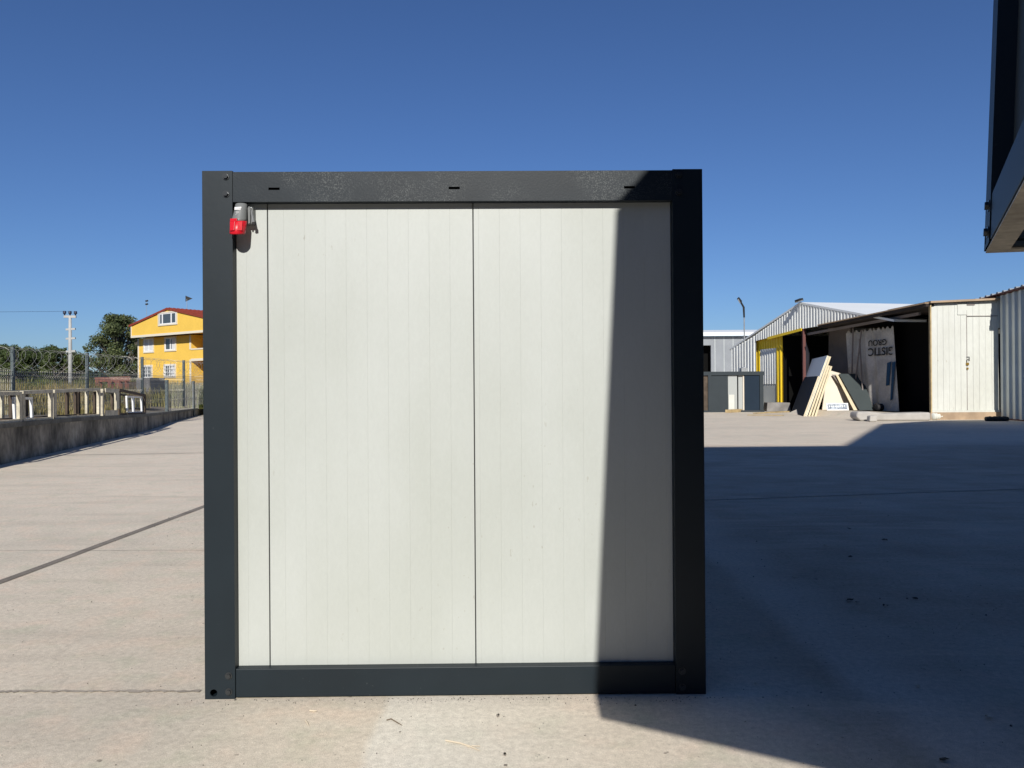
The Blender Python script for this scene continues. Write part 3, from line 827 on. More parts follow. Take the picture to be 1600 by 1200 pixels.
def window(px0, py0, px1, py1, setb, cur=0, bars=False, sash=None):
    if setb: (s0, z1), (s1, z0) = sb(px0, py0), sb(px1, py1); d = SB
    else:
        a = hp(px0, py0); b = hp(px1, py1); s0, z1, s1, z0 = (a - H0).dot(hd), a.z, (b - H0).dot(hd), b.z; d = 0
    wf = MB(); tr = .15; q = d - .08
    for (a0, a1, c0, c1) in ((s0, s1, z1 - tr, z1), (s0, s1, z0, z0 + tr), (s0, s0 + tr, z0 + tr, z1 - tr), (s1 - tr, s1, z0 + tr, z1 - tr)):
        wf.prism([loc(a0, c0, q), loc(a1, c0, q), loc(a1, c1, q), loc(a0, c1, q)], hb_ * .078)
    wo = wf.build('window', 'white_trim', house)
    a0, a1, c0, c1 = s0 + tr, s1 - tr, z0 + tr, z1 - tr
    p_ = MB(); p_.prism([loc(a0, c0, d - .02), loc(a1, c0, d - .02), loc(a1, c1, d - .02), loc(a0, c1, d - .02)], hb_ * .016); p_.build('pane', 'curtain' if cur == 2 else 'glass', wo)
    sfm = MB(); t_ = .09; cs = sash if sash else [a0, (a0 + a1) / 2, a1]
    for k in range(len(cs) - 1):
        u0, u1 = cs[k], cs[k + 1]
        for (b0, b1, e0, e1_) in ((u0, u1, c1 - t_, c1), (u0, u1, c0, c0 + t_), (u0, u0 + t_, c0 + t_, c1 - t_), (u1 - t_, u1, c0 + t_, c1 - t_)):
            sfm.prism([loc(b0, e0, d - .05), loc(b1, e0, d - .05), loc(b1, e1_, d - .05), loc(b0, e1_, d - .05)], hb_ * .028)
    sfm.build('frame', 'pvc', wo)
    if cur == 1:
        c_ = MB(); m0 = a0 + (a1 - a0) * .62
        c_.prism([loc(m0, c0 + .1, d - .022), loc(a1 - .1, c0 + .1, d - .022), loc(a1 - .1, c1 - .1, d - .022), loc(m0, c1 - .1, d - .022)], hb_ * .001)
        c_.build('curtain', 'curtain', wo)
    if bars:
        gb = MB()
        for i in range(6):
            s = a0 + (a1 - a0) * i / 5; gb.beam(loc(s, c0, d - .14), loc(s, c1, d - .14), .035, .035)
        for i in range(4):
            z = c0 + (c1 - c0) * i / 3; gb.beam(loc(a0, z, d - .16), loc(a1, z, d - .16), .035, .035)
        gb.build('grille', 'pvc', wo)
a = hp(248, 490); b = hp(277, 505)
s0 = (a - H0).dot(hd) + .2; s1 = (b - H0).dot(hd) - .2; wd_ = s1 - s0
window(247.5, 488.5, 277.5, 507, False, 0, sash=[s0, s0 + wd_ * .18, s0 + wd_ * .72, s1])
window(224.5, 528, 241, 551, True, 2)
window(257.5, 526.5, 276, 548.5, True, 1)
window(222.5, 570.5, 239, 592, True, 0, bars=True)
window(256.5, 569, 275.5, 590, True, 1, bars=True)
# roof: two slopes with overhang
rf = MB(); th = .22; ov = .12
slp = (zA - zE) / (sA - sL)
for (s_a, s_b) in ((sL - .35, sA), (sR + .35, sA)):
    z_a = zA - slp * abs(sA - s_a)
    rf.prism([loc(s_a, z_a + .0, -ov), loc(s_b, zA + .0, -ov), loc(s_b, zA + th, -ov), loc(s_a, z_a + th, -ov)], hb_ * (DEP + 2 * ov))
ro = rf.build('roof', 'tile', house)
rd_ = MB()
for k in range(26):
    for sg_ in (1,):
        dd = -ov + (DEP + 2 * ov) * (k + .5) / 26
        rd_.beam(loc(sA + .1, zA + th + .0, dd), loc(sR + .3, zA - slp * (sR + .3 - sA) + th, dd), .10, .07)
rd_.build('tile_rib', 'tile', ro)
# satellite dish and aerial on the roof
tr_ = at(292, 488, 82)
da = thing('roof_aerial', 'dark dish aerial on a thin mast right of the gable window', 'aerial', tuple(tr_), group='aerials above the yellow house')
tip = at(292, 467, 82) - tr_
MB().tube([Vector((0, 0, -.8)), tip], .025, 5).build('mast', 'steel', da)
MB().add([tip + Vector((-.15, 0, .35)), tip + Vector((.55, .15, .05)), tip + Vector((-.15, 0, -.3)), tip + Vector((-.05, .22, .02))], [(0, 1, 2), (0, 3, 1), (1, 3, 2), (0, 2, 3)]).build('dish', 'ink', da)
tr_ = at(229, 499, 88)
da = thing('roof_aerial', 'thin mast aerial with two small elements above the left roof slope', 'aerial', tuple(tr_), group='aerials above the yellow house')
tip = at(229, 469, 88) - tr_
MB().tube([Vector((0, 0, -1)), tip], .018, 5).build('mast', 'steel', da)
for f in (.78, .95): MB().beam(tip * f + Vector((-.12, 0, 0)), tip * f + Vector((.16, 0, .05)), .12, .16).build('element', 'ink', da)

# red masonry outbuilding
b0 = at(149, 592, 50); b1 = at(196, 592, 47)
rb = thing('outbuilding', 'low red masonry outbuilding with dark openings behind the mesh fence', 'outbuilding', (b0.x, b0.y, .6))
bd = Vector((b1.x - b0.x, b1.y - b0.y, 0)); L = bd.length; bd.normalize(); bn = Vector((-bd.y, bd.x, 0)); zt_ = b0.z - .6
for (u0, u1) in ((0, .12), (.42, .52), (.68, .80), (.97, 1.0)):
    MB().prism([bd * (u0 * L), bd * (u1 * L), bd * (u1 * L) + Vector((0, 0, zt_ - .2)), bd * (u0 * L) + Vector((0, 0, zt_ - .2))], bn * .2).build('pier', 'brick', rb)
mb = MB(); mb.prism([bd * (-.1), bd * (L + .1), bd * (L + .1) + Vector((0, 0, .3)), bd * (-.1) + Vector((0, 0, .3))], bn * .25)
mb.v = [q + Vector((0, 0, zt_ - .2)) for q in mb.v]; mb.build('lintel', 'brick', rb)
mb = MB(); mb.prism([bd * 0, bd * L, bd * L + Vector((0, 0, zt_ - .2)), Vector((0, 0, zt_ - .2))], bn * .1); mb.v = [q + bn * 1.4 for q in mb.v]; mb.build('back_wall', 'timber_dark', rb)
# arch
mb = MB()
for u0, u1 in ((.52, .68),):
    cxx = (u0 + u1) / 2 * L; rr = (u1 - u0) / 2 * L * .95
    for k in range(8):
        a0 = math.pi * k / 8; a1 = math.pi * (k + 1) / 8
        f = lambda a_, r_: bd * (cxx + r_ * math.cos(a_)) + Vector((0, 0, zt_ - .2 - rr * .6 + r_ * .6 * math.sin(a_)))
        mb.prism([f(a0, rr), f(a1, rr), f(a1, rr * 1.3), f(a0, rr * 1.3)], bn * .18)
mb.build('arch', 'brick', rb)
# grey block wall at its right
b0 = at(213, 591, 44); b1 = at(234, 592, 42)
mb = MB(); mb.prism([(0, 0, 0), (b1.x - b0.x, b1.y - b0.y, 0), (b1.x - b0.x, b1.y - b0.y, b0.z - .6), (0, 0, b0.z - .6)], (.1, 1.6, 0))
o = mb.build('hut', 'block', None); o.location = (b0.x, b0.y, .6); tag(o, 'low grey concrete hut between the red outbuilding and the yellow house', 'hut')
# white object by the field & yellow thing near the post at right
# ---------------------------------------------------------------- vegetation
def leaf_cloud(blobs, n, size, jitter=.35, squash=.8):
    """blobs: (center, radius) ; leaves on/in blobs"""
    mb = MB(); tot = sum(b[1] ** 2 for b in blobs)
    V_ = []; F_ = []
    for (c, r) in blobs:
        k = int(n * r * r / tot)
        for _ in range(k):
            d = Vector((random.gauss(0, 1), random.gauss(0, 1), random.gauss(0, 1))).normalized()
            rr = r * (random.random() ** .35) * (1 + random.uniform(-jitter, jitter) * .6)
            p = c + Vector((d.x * rr, d.y * rr, d.z * rr * squash))
            nn = (d + Vector((random.uniform(-1, 1), random.uniform(-1, 1), random.uniform(-.6, 1)))).normalized()
            u = nn.orthogonal().normalized(); u.rotate(Matrix.Rotation(random.uniform(0, 6.28), 3, nn)); w_ = nn.cross(u)
            s = size * random.uniform(.6, 1.3); o = len(V_)
            V_ += [p - u * s, p + w_ * s * .45, p + u * s, p - w_ * s * .45]
            F_.append((o, o + 1, o + 2, o + 3))
    mb.v = V_; mb.f = F_
    return mb
def tree(base, height, spread, label, nleaf=9000, leaf=.22, mt_='leaf', grp=None, blobs_n=34, trunk_h=.35, seed=1, tr=.28, bare=.0, name='tree'):
    random.seed(seed)
    t = thing(name, label, 'tree', tuple(base), group=grp)
    tm = MB()
    pts = [Vector((0, 0, 0))]; lean = Vector((random.uniform(-.05, .05), 0, 0))
    for i in range(1, 7): pts.append(Vector((lean.x * i * height * .15 + random.uniform(-.1, .1), random.uniform(-.1, .1), height * .8 * i / 6)))
    tm.tube(pts, [tr * (1 - .8 * i / 6) for i in range(7)], 8)
    blobs = []
    for k in range(blobs_n):
        a = random.uniform(0, 6.283); h = height * random.uniform(trunk_h, .93)
        rel = (h / height - trunk_h) / (1 - trunk_h)
        env = spread * (math.sin(math.pi * min(1, max(0.08, .28 + rel * .70))) ** .7)
        rr = env * random.uniform(.25, .95)
        c = Vector((math.cos(a) * rr, math.sin(a) * rr, h))
        st = pts[min(6, max(1, int(h / height * 6 * .75)))]
        mid = (st + c) / 2 + Vector((0, 0, -.25 * random.random()))
        tm.tube([st, mid, c], [tr * .32, tr * .2, tr * .06], 5)
        for _ in range(2):
            e = c + Vector((random.uniform(-1, 1), random.uniform(-1, 1), random.uniform(-.3, .8))) * spread * .2
            tm.tube([mid, (mid + e) / 2 + Vector((0, 0, .1)), e], [tr * .14, tr * .08, tr * .03], 4)
        blobs.append((c, spread * random.uniform(.16, .32)))
    blobs.append((Vector((0, 0, height * .9)), spread * .25))
    tm.build('trunk', 'bark', t)
    leaf_cloud(blobs, nleaf, leaf).build('crown', mt_, t)
    return t
q = at(188, 600, 94)
tree((q.x, q.y, .6), at(190, 487, 94).z - .6, 3.9, 'large leafy tree with gaps low in its crown, beside the yellow house', 17000, .16, 'leaf', blobs_n=60, trunk_h=.22, seed=5, tr=.36, name='broadleaf_tree')
q = at(216, 600, 104)
tree((q.x, q.y, .6), at(212, 498, 104).z - .6, 2.2, 'smaller leafy tree tucked against the left wall of the yellow house', 4500, .15, 'leaf', blobs_n=20, trunk_h=.2, seed=9, tr=.2, name='broadleaf_tree')
hx = [(-60, 548, 2.6), (-30, 545, 2.8), (-2, 536, 1.8), (24, 537, 1.7), (45, 544, 2.3), (66, 544, 2.2), (84, 540, 2.1), (101, 543, 2.1), (113, 553, 1.9)]
labs = ['bushy tree beyond the left picture edge', 'bushy tree cut by the left picture edge', 'dark bushy tree at the left picture edge', 'dark bushy tree with a notched top just right of the first fence post', 'bushy tree in the middle of the row left of the utility pole',
        'rounded bushy tree between two others left of the utility pole', 'taller bushy tree just left of the utility pole', 'bushy tree directly behind the utility pole', 'lowest bushy tree at the right end of the row, past the utility pole']
for k, (px, py, r_) in enumerate(hx):
    Y = 76 + (k % 3) * 2.5; q = at(px, 600, Y)
    tree((q.x, q.y, .6), at(px, py, Y).z - .6, r_ * 1.25, labs[k], 5200, .14, 'leaf2', grp='row of bushy trees left of the utility pole', blobs_n=22, trunk_h=.10, seed=20 + k, tr=.18, name='bushy_tree')
# far tree belt (reads as one mass)
random.seed(77)
bl = []
xx = -190
while xx < 170:
    Y = 175 + random.uniform(-6, 6); h = random.uniform(3.5, 6.0) + (2.0 * noise.noise(Vector((xx * .05, 0, 0))))
    for k in range(3): bl.append((Vector((xx + random.uniform(-3, 3), Y + random.uniform(-3, 3), .6 + h * (k + .4) / 3)), random.uniform(2.0, 3.0)))
    xx += 3.2
o = leaf_cloud(bl, 42000, .70, squash=.7).build('treeline', 'leaf3'); stuff(o, 'distant dark belt of woodland along the horizon', 'woodland')

# dry grass & crop beyond the fence
def blades(n, region, hmin, hmax, wdt, mt_, name, label, cat, zf):
    V_ = []; F_ = []
    for _ in range(n):
        p = region()
        if p is None: continue
        h = random.uniform(hmin, hmax) * (.6 + .8 * max(0, noise.noise(Vector((p[0] * .4, p[1] * .4, 3))) + .5))
        a = random.uniform(0, 6.28); s = wdt * random.uniform(.6, 1.4); l_ = random.uniform(.1, .5) * h
        b = Vector((p[0], p[1], zf(p)))
        u = Vector((math.cos(a), math.sin(a), 0)); v_ = Vector((-u.y, u.x, 0))
        o = len(V_)
        V_ += [b - v_ * s, b + v_ * s, b + u * l_ * .35 + Vector((0, 0, h * .6)) + v_ * s * .8, b + u * l_ * .35 + Vector((0, 0, h * .6)) - v_ * s * .8, b + u * l_ + Vector((0, 0, h))]
        F_ += [(o, o + 1, o + 2, o + 3), (o + 3, o + 2, o + 4)]
    mb = MB(); mb.v = V_; mb.f = F_; o = mb.build(name, mt_); stuff(o, label, cat)
def reg(u0, u1, y0, y1):
    def f():
        Y = random.uniform(y0, y1); u = random.uniform(u0, u1)
        if 146 < u < 236 and 38 < Y < 50 and random.random() < .9: return None
        return ((u - 800) / FPX * Y, Y)
    return f
random.seed(3)
blades(15000, reg(-60, 235, 35, 60), .5, 1.15, .03, 'grass', 'dry_weeds', 'tall dry yellow weeds growing behind the mesh fence', 'weeds', lambda p: .6)
blades(9000, reg(-60, 235, 60, 74), .8, 1.5, .045, 'corn', 'scrub', 'green brown scrub under the bushy trees', 'scrub', lambda p: .6)
blades(15000, reg(228, 420, 42, 62), .7, 1.45, .035, 'corn', 'crop_plants', 'tall green and yellow crop plants in front of the yellow house', 'crop', lambda p: .35)
blades(2600, reg(-60, 200, 24, 34), .12, .35, .015, 'grass', 'short_weeds', 'short dry weeds along the foot of the mesh fence', 'weeds', lambda p: .66)

# ================================================================ RIGHT SIDE: warehouse complex
F0 = Vector((17.2, 31.5, 0)); F1 = Vector((14.36, 45.3, 0))
fd = (F1 - F0).normalized()               # along facade, away from camera
fb = Vector((fd.y, -fd.x, 0));            # into building
if fb.x < 0: fb = -fb
_n = Vector((F1.y - F0.y, -(F1.x - F0.x), 0)).normalized(); sg2 = 1 if _n.dot(fb) > 0 else -1
def fh(px, py, off=0): return hit(px, py, F0, F1, off * sg2)
def fs_(px, py, off=0):
    q = fh(px, py, off); return (q - F0).dot(fd), q.z
WO = Vector((F0.x, F0.y, 0))
def fl(s, z, d=0): return fd * s + fb * d + Vector((0, 0, z))     # local to warehouse origin F0
ware = thing('warehouse', 'white corrugated warehouse with yellow door trim and a wide dark open front', 'warehouse', tuple(WO))
def corr(name, mt_, par, s0, s1, botf, topf, d=0, pitch=.25, amp=.045, basef=None, th=.02):
    """corrugated sheet along the facade between s0<s1"""
    ptsl = []; s = s0
    prof = [(0, 0), (.30, 0), (.42, -amp), (.78, -amp), (.90, 0)]
    while s < s1:
        for f, o_ in prof:
            q = s + f * pitch
            if q < s1: ptsl.append((q, o_))
        s += pitch
    ptsl.append((s1, 0))
    f_ = basef or fl
    vs = []; fs = []
    for (q, o_) in ptsl:
        vs += [f_(q, botf(q), d + o_), f_(q, topf(q), d + o_), f_(q, topf(q), d + o_ + th), f_(q, botf(q), d + o_ + th)]
    for i in range(len(ptsl) - 1):
        for k in range(4): fs.append((i * 4 + k, i * 4 + (k + 1) % 4, (i + 1) * 4 + (k + 1) % 4, (i + 1) * 4 + k))
    return MB().add(vs, fs).build(name, mt_, par)
def lin(pts):
    pts = sorted(pts)
    def f(q):
        if q <= pts[0][0]: return pts[0][1]
        for (a, za), (b, zb) in zip(pts, pts[1:]):
            if q <= b: return za + (zb - za) * (q - a) / (b - a)
        return pts[-1][1]
    return f
roofpts = [fs_(1140, 547), fs_(1176, 527), fs_(1251, 475), fs_(1350, 494), fs_(1395, 503)]
rtop = lin(roofpts)
sbot = lin([fs_(1180, 533), fs_(1200, 528), fs_(1253, 514), fs_(1300, 506), fs_(1350, 498), fs_(1390, 492)])
sW0 = fs_(1181, 560)[0]; sWend = fs_(1143, 560)[0]; sR_ = fs_(1372, 495)[0]
corr('gable_cladding', 'sheetwhite', ware, sR_, sW0 - .001, sbot, lambda q: max(rtop(q), sbot(q) + .05), d=0)
corr('wall', 'sheetwhite', ware, sW0, sWend, lambda q: 0.0, rtop, d=0, pitch=.34, amp=.05)
RB = .22
def rp(px, py): return fs_(px, py, RB)
s_a = rp(1181, 560)[0]; s_b = rp(1189, 560)[0]; s_c = rp(1213, 560)[0]; s_d = rp(1223, 560)[0]
zz = lambda q: sbot(q) + .1
corr('door_trim', 'sheetyellow', ware, s_b, s_a, lambda q: 0., zz, d=RB, pitch=.3)
zb_ = rp(1200, 600)[1]
zy_ = rp(1200, 545)[1]
corr('door_leaf', 'sheetwhite', ware, s_c, s_b - .002, lambda q: zb_, lambda q: zy_, d=RB, pitch=.26, amp=.035)
corr('door_trim', 'sheetyellow', ware, s_c, s_b - .002, lambda q: zy_ + .002, zz, d=RB, pitch=.26, amp=.035)
MB().prism([fl(s_c, 0, RB), fl(s_b - .002, 0, RB), fl(s_b - .002, zb_, RB), fl(s_c, zb_, RB)], fb * .03).build('door_leaf', 'sheetgrey', ware)
corr('door_trim', 'sheetyellow', ware, s_d, s_c - .002, lambda q: 0., zz, d=RB - .01, pitch=.3, amp=.05)
# yellow lintel
for (xa, ya, xb, yb) in ((1200, 529, 1253, 515), (1284, 508.5, 1302, 506)):
    a = fs_(xa, ya, -.06); b = fs_(xb, yb, -.06)
    MB().prism([fl(a[0], a[1] - .06, -.10), fl(b[0], b[1] - .06, -.10), fl(b[0], b[1] + .08, -.10), fl(a[0], a[1] + .08, -.10)], fb * .04).build('lintel', 'sheetyellow', ware)
# roof (two slopes) over gable
sap = fs_(1251, 475); sl_ = sWend + .2
BK = 26
th = .10
MB().prism([fl(sl_, rtop(sl_) - .02, -.05), fl(sap[0], sap[1], -.05), fl(sap[0], sap[1] + th, -.05), fl(sl_, rtop(sl_) - .02 + th, -.05)], fb * BK).build('roof', 'roofwhite', ware)
s_r = fs_(1398, 503)[0]
MB().prism([fl(s_r, rtop(s_r) + .0, -.05), fl(sap[0] - .001, sap[1], -.05), fl(sap[0] - .001, sap[1] + th, -.05), fl(s_r, rtop(s_r) + th, -.05)], fb * BK).build('roof', 'roofwhite', ware)
# raised concrete threshold with a ramp in front of the opening
sT0, sT1 = .15, fs_(1283, 600)[0]
tb = MB(); tb.prism([fl(sT0, 0, -1.95), fl(sT0, .24, -1.35), fl(sT0, .24, -.3), fl(sT0, 0, -.3)], fd * (sT1 - sT0)); th_o = tb.build('threshold_ramp', 'concrete', None); th_o.location = WO; structure(th_o)
# inside: back wall, far side wall, floor; black ones are coloured as unlit depth
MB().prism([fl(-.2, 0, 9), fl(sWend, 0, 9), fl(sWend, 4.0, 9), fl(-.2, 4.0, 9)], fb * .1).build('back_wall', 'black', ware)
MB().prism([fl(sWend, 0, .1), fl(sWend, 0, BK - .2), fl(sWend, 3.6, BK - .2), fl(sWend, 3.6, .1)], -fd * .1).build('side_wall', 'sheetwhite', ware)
MB().prism([fl(s_d, 0, RB + .04), fl(s_d, 0, 9), fl(s_d, 4.2, 9), fl(s_d, 4.2, RB + .04)], fd * .1).build('blackout_panel', 'black', ware)
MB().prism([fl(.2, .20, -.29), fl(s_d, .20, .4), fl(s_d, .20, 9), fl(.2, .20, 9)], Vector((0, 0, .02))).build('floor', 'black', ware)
# brown post and beam
q0 = fs_(1256.5, 600, .05)
MB().box(fl(q0[0], 0, .05) - Vector((.07, .07, 0)), fl(q0[0], 0, .05) + Vector((.07, .07, sbot(q0[0]) + .3))).build('steel_post', 'redsteel', ware)
MB().beam(fl(q0[0], sbot(q0[0]) - .28, .3), fl(1.0, 4.45, .3), .10, .12).build('door_track', 'boardgrey', ware)
a = fs_(1256, 600, .4)[0]
# canopy roof from (1285,507) to (1455,473)
cA = fs_(1285, 509); cB = fs_(1455, 474.5)
cpy = MB(); cpy.prism([fl(cB[0], cB[1] - .12, -.25), fl(cA[0], cA[1] - .10, -.25), fl(cA[0], cA[1] + .0, -.25), fl(cB[0], cB[1] + .0, -.25)], fb * 12)
cpy.build('canopy', 'darkbrown', ware)
cpy = MB(); cpy.prism([fl(cB[0], cB[1] + .003, -.30), fl(cA[0], cA[1] + .003, -.30), fl(cA[0], cA[1] + .05, -.30), fl(cB[0], cB[1] + .05, -.30)], fb * 12.1)
cpy.build('canopy_sheet', 'plinth', ware)
# floodlight
fp_ = fh(1250, 476.5, -.12)
fl_ = thing('floodlight', 'small floodlight fixed at the peak of the warehouse gable', 'floodlight', tuple(fp_))
MB().beam((-.22, -.1, .18), (.12, .1, .30), .22, .14).build('lamp_head', 'ink', fl_)
MB().beam((-.24, -.16, .13), (.10, .02, .25), .18, .04).build('glass', 'steel', fl_)
MB().beam((0, 0, -.12), (0, 0, .15), .04, .04).build('bracket', 'steel', fl_)

# street lamp
lb_ = at(1163.5, 600, 43.5); lb_.z = 0
lamp = thing('street_lamp', 'thin street lamp with a tilted dark head standing behind the dark low cabin', 'street lamp', (lb_.x, lb_.y, 0))
zt1 = at(1163.5, 496, 43.5).z
MB().tube([(0, 0, 0), (0, 0, zt1)], [.05, .035], 8).build('pole', 'steel', lamp)
p_a = Vector((0, 0, zt1)); p_b = at(1162, 480, 43.5) - Vector((lb_.x, lb_.y, 0)); p_c = at(1157.5, 472, 43.5) - Vector((lb_.x, lb_.y, 0)); p_d = at(1153, 465.5, 43.5) - Vector((lb_.x, lb_.y, 0))
MB().tube([p_a, p_b, p_c], [.05, .06, .05], 8).build('arm', 'ink', lamp)
MB().beam(p_c + Vector((.02, 0, 0)), p_d, .28, .10, up=(0.6, -.5, .7)).build('lamp_head', 'ink', lamp)
MB().beam(p_c + Vector((-.05, -.08, -.06)), p_d + Vector((-.0, -.08, -.06)), .18, .05, up=(0.6, -.5, .7)).build('lens', 'steel', lamp)

# distant hall
Yd = 61
dh = thing('warehouse', 'distant pale grey warehouse with white roof edge and dark doorway, behind the low cabin', 'warehouse', (10, Yd, 0))
xr = at(1182, 560, Yd).x; xl = 4.0
ze = at(1140, 525, Yd).z; zr = at(1140, 515.5, Yd).z; xd = at(1111, 560, Yd).x; zd = at(1111, 539.5, Yd).z
O = Vector((10, Yd, 0))
mb = MB(); mb.box(Vector((xd, Yd, 0)) - O, Vector((xr + 2, Yd + .2, ze)) - O); mb.box(Vector((xl, Yd, zd)) - O, Vector((xd - .001, Yd + .2, ze)) - O); mb.box(Vector((xl, Yd, 0)) - O, Vector((xl + 4, Yd + .2, zd - .001)) - O)
mb.build('wall', 'sheetplain', dh)
mb = MB(); zq = at(1140, 515.5, Yd + 20).z; mb.prism([Vector((xl, Yd - .4, ze)) - O, Vector((xl, Yd + 20, zq - .2)) - O, Vector((xl, Yd + 20, zq)) - O, Vector((xl, Yd - .4, ze + .28)) - O], (xr + 8 - xl, 0, 0)); mb.build('roof', 'roofwhite', dh)
mb = MB(); mb.box(Vector((xl + 2, Yd + 1.0, 0)) - O, Vector((xd + 3, Yd + 1.1, zd + .5)) - O); mb.build('doorway_blackout_sheet', 'black', dh)  # black sheet standing in for the unlit depth behind the door gap
mb = MB()
for k in range(5):
    xx = xd + (xr - xd) * (k + .4) / 5; mb.box(Vector((xx, Yd - .01, .0)) - O, Vector((xx + .05, Yd - .0005, ze - .01)) - O)
mb.build('panel_joint', 'sheetgrey', dh)

# low dark cabin in front
Yc = 41.5
cl_ = at(1075, 600, Yc).x; cr_ = at(1194.5, 600, Yc).x; ct = at(1150, 580.5, Yc).z
O = Vector((cl_, Yc, 0)); Wd = cr_ - cl_
dc = thing('site_cabin', 'long low dark grey cabin with open pale bays in front of the distant warehouse', 'cabin', tuple(O), group='flat roofed site cabins with dark grey frames')
def cx_(px): return at(px, 600, Yc).x - cl_
MB().box((0, 0, ct - .20), (Wd, 2.3, ct)).build('roof', 'cabingrey', dc)
MB().box((0, .02, 0), (Wd, 2.28, .10)).build('floor', 'cabingrey', dc)
for px, wpx in ((1077, 4), (1109, 5), (1190, 5.5)):
    a = cx_(px - wpx / 2); b = cx_(px + wpx / 2); MB().box((a, 0, .101), (b, .14, ct - .201)).build('post', 'cabingrey', dc)
for (x0, x1, m_, zz0, d_) in ((1080, 1106.4, 'timber_dark', .1, .1), (1111.6, 1138, 'cabingrey', .1, .06), (1138.2, 1152.5, 'palepanel', .1, .10), (1155, 1161.5, 'palepanel', .1, .16), (1161.6, 1163.6, 'creamsheet', .1, .10), (1163.8, 1187, 'slate', .1, .06)):
    MB().box((cx_(x0), d_, zz0 + .001), (cx_(x1), d_ + .05, ct - .202)).build('wall_panel', m_, dc)
MB().box((cx_(1138.5), .04, .101), (cx_(1147.5), .09, .95)).build('white_board', 'shedwhite', dc)
MB().box((.02, 2.2, .101), (Wd - .02, 2.25, ct - .202)).build('wall_panel', 'cabingrey', dc)
MB().box((Wd - .06, .145, .101), (Wd - .01, 2.2, ct - .202)).build('wall_panel', 'cabingrey', dc)
# small boxes on its roof
for (px, wd_, hh, m_, lab) in ((1168, .35, .28, 'steel', 'small grey box on the roof of the dark low cabin'),):
    q = at(px, 580, Yc); o = MB().box((-wd_ / 2, 0, 0), (wd_ / 2, .4, hh * .7)).prism([(-.1, .1, hh * .7), (.12, .1, hh * .7), (.05, .1, hh)], (0, .2, 0)).build('vent_box', m_); o.location = (q.x, Yc + .5, ct + .001); tag(o, lab, 'vent box')

# timber planks lying at its foot
random.seed(12)
for (xa, ya, xb, yb, hh, lab) in ((1137, 645, 1167, 643, .16, 'thick yellow timber beam at the foot of the low cabin'), (1180, 646.5, 1238, 643.5, .05, 'thin pale plank lying right of the low cabin'),
                              (1168, 649, 1225, 649.5, .03, 'thin weathered plank lying furthest forward on the concrete')):
    a = G(xa, ya); b = G(xb, yb); mid = (a + b) / 2
    mb = MB(); mb.beam(a - mid + Vector((0, 0, hh / 2 + .004)), b - mid + Vector((0, 0, hh / 2 + .004)), .28, hh)
    o = mb.build('plank', 'timber_tan', bevel=.01); o.location = mid; tag(o, lab, 'plank', 'planks on the ground by the warehouse')
# concrete block under the yellow trim
a = G(1198, 643); b = G(1238, 643)
mb = MB(); bm_h = at(1200, 629, a.y).z
mb.prism([(0, 0, 0), (b.x - a.x, .0, 0), (b.x - a.x, .05, bm_h * .96), (.06, .05, bm_h)], (.1, .9, 0)); o = mb.build('concrete_block', 'block', bevel=.03); o.location = (a.x, a.y, .004); tag(o, 'rough grey concrete block below the yellow door trim', 'concrete block')

# leaning board stack (left)
BL = G(1236, 644.5); BR = G(1255, 650.5)
TL = at(1266, 560, BL.y + .3); TR = at(1290, 557.5, BR.y + .3)
v1 = BR - BL; v2 = (TL - BL + TR - BR) / 2
nn = v1.cross(v2).normalized()
if nn.x < 0: nn = -nn          # away from the seen face
grpb = 'sandwich boards leaning at the warehouse front'
def leanboard(o0, a, b, th, face, core, label, nudge=Vector((0, 0, 0))):
    t = thing('leaning_board', label, 'board', tuple(o0 + nudge), group=grpb)
    e = .012
    MB().prism([nn * e, a + nn * e, a + b + nn * e, b + nn * e], nn * (th - 2 * e)).build('core', core, t)
    MB().prism([nn * 0, a, a + b, b], nn * (e * .95)).build('facing', face, t)
    MB().prism([nn * (th - e * .95), a + nn * (th - e * .95), a + b + nn * (th - e * .95), b + nn * (th - e * .95)], nn * (e * .95)).build('facing', face, t)
leanboard(BL + Vector((0, 0, .01)), v1, v2 * .66, .08, 'slate', 'foam', 'dark blue board at the left front of the leaning stack')
for k, (f, sc_, face, lab) in enumerate(((1.0, 1.0, 'greysheet', 'tallest light grey board of the leaning stack, its top third showing above the dark one'),
                                      (1.0, .985, 'foam', 'cream edged board third in the leaning stack'), (1.02, .83, 'foam', 'cream edged board fourth in the leaning stack, slightly splayed'),
                                      (1.04, .815, 'foam', 'cream edged board at the right end of the leaning stack'))):
    nud = nn * (.09 + k * .145) + v1.normalized() * (.05 * k)
    nud.z = 0.012
    leanboard(BL, v1 * (1 - .012 * k), v2 * sc_ + nn * (-.03 * k), .085, face, 'foam', lab, nud)

# boards facing camera (right)
def polyboard(pxs, Ys, th, matn, label, name='leaning_board'):
    P_ = [at(px, py, Y) for (px, py), Y in zip(pxs, Ys)]
    mn = min(p.z for p in P_)
    for p in P_:
        if p.z < .6: p.z = .245
    o0 = P_[0].copy(); mb = MB(); mb.prism([p - o0 for p in P_], (.0, th, .02)); o = mb.build(name, matn); o.location = o0
    return tag(o, label, 'board', grpb)
polyboard([(1285, 641), (1340, 641), (1322, 586), (1293, 578)], [37.0, 37.0, 38.3, 38.3], .06, 'creamsheet', 'large cream board facing the yard behind the small printed sign')
polyboard([(1334, 642), (1362, 641), (1340, 586), (1306, 586)], [36.3, 36.3, 37.8, 37.8], .05, 'foam', 'cream board behind the dark green one, showing along its left edge')
polyboard([(1343, 640), (1365, 640), (1348, 584.5), (1311, 584.5)], [36.1, 36.1, 37.7, 37.7], .05, 'greensheet', 'dark green grey board leaning to the left on the right side of the pile')
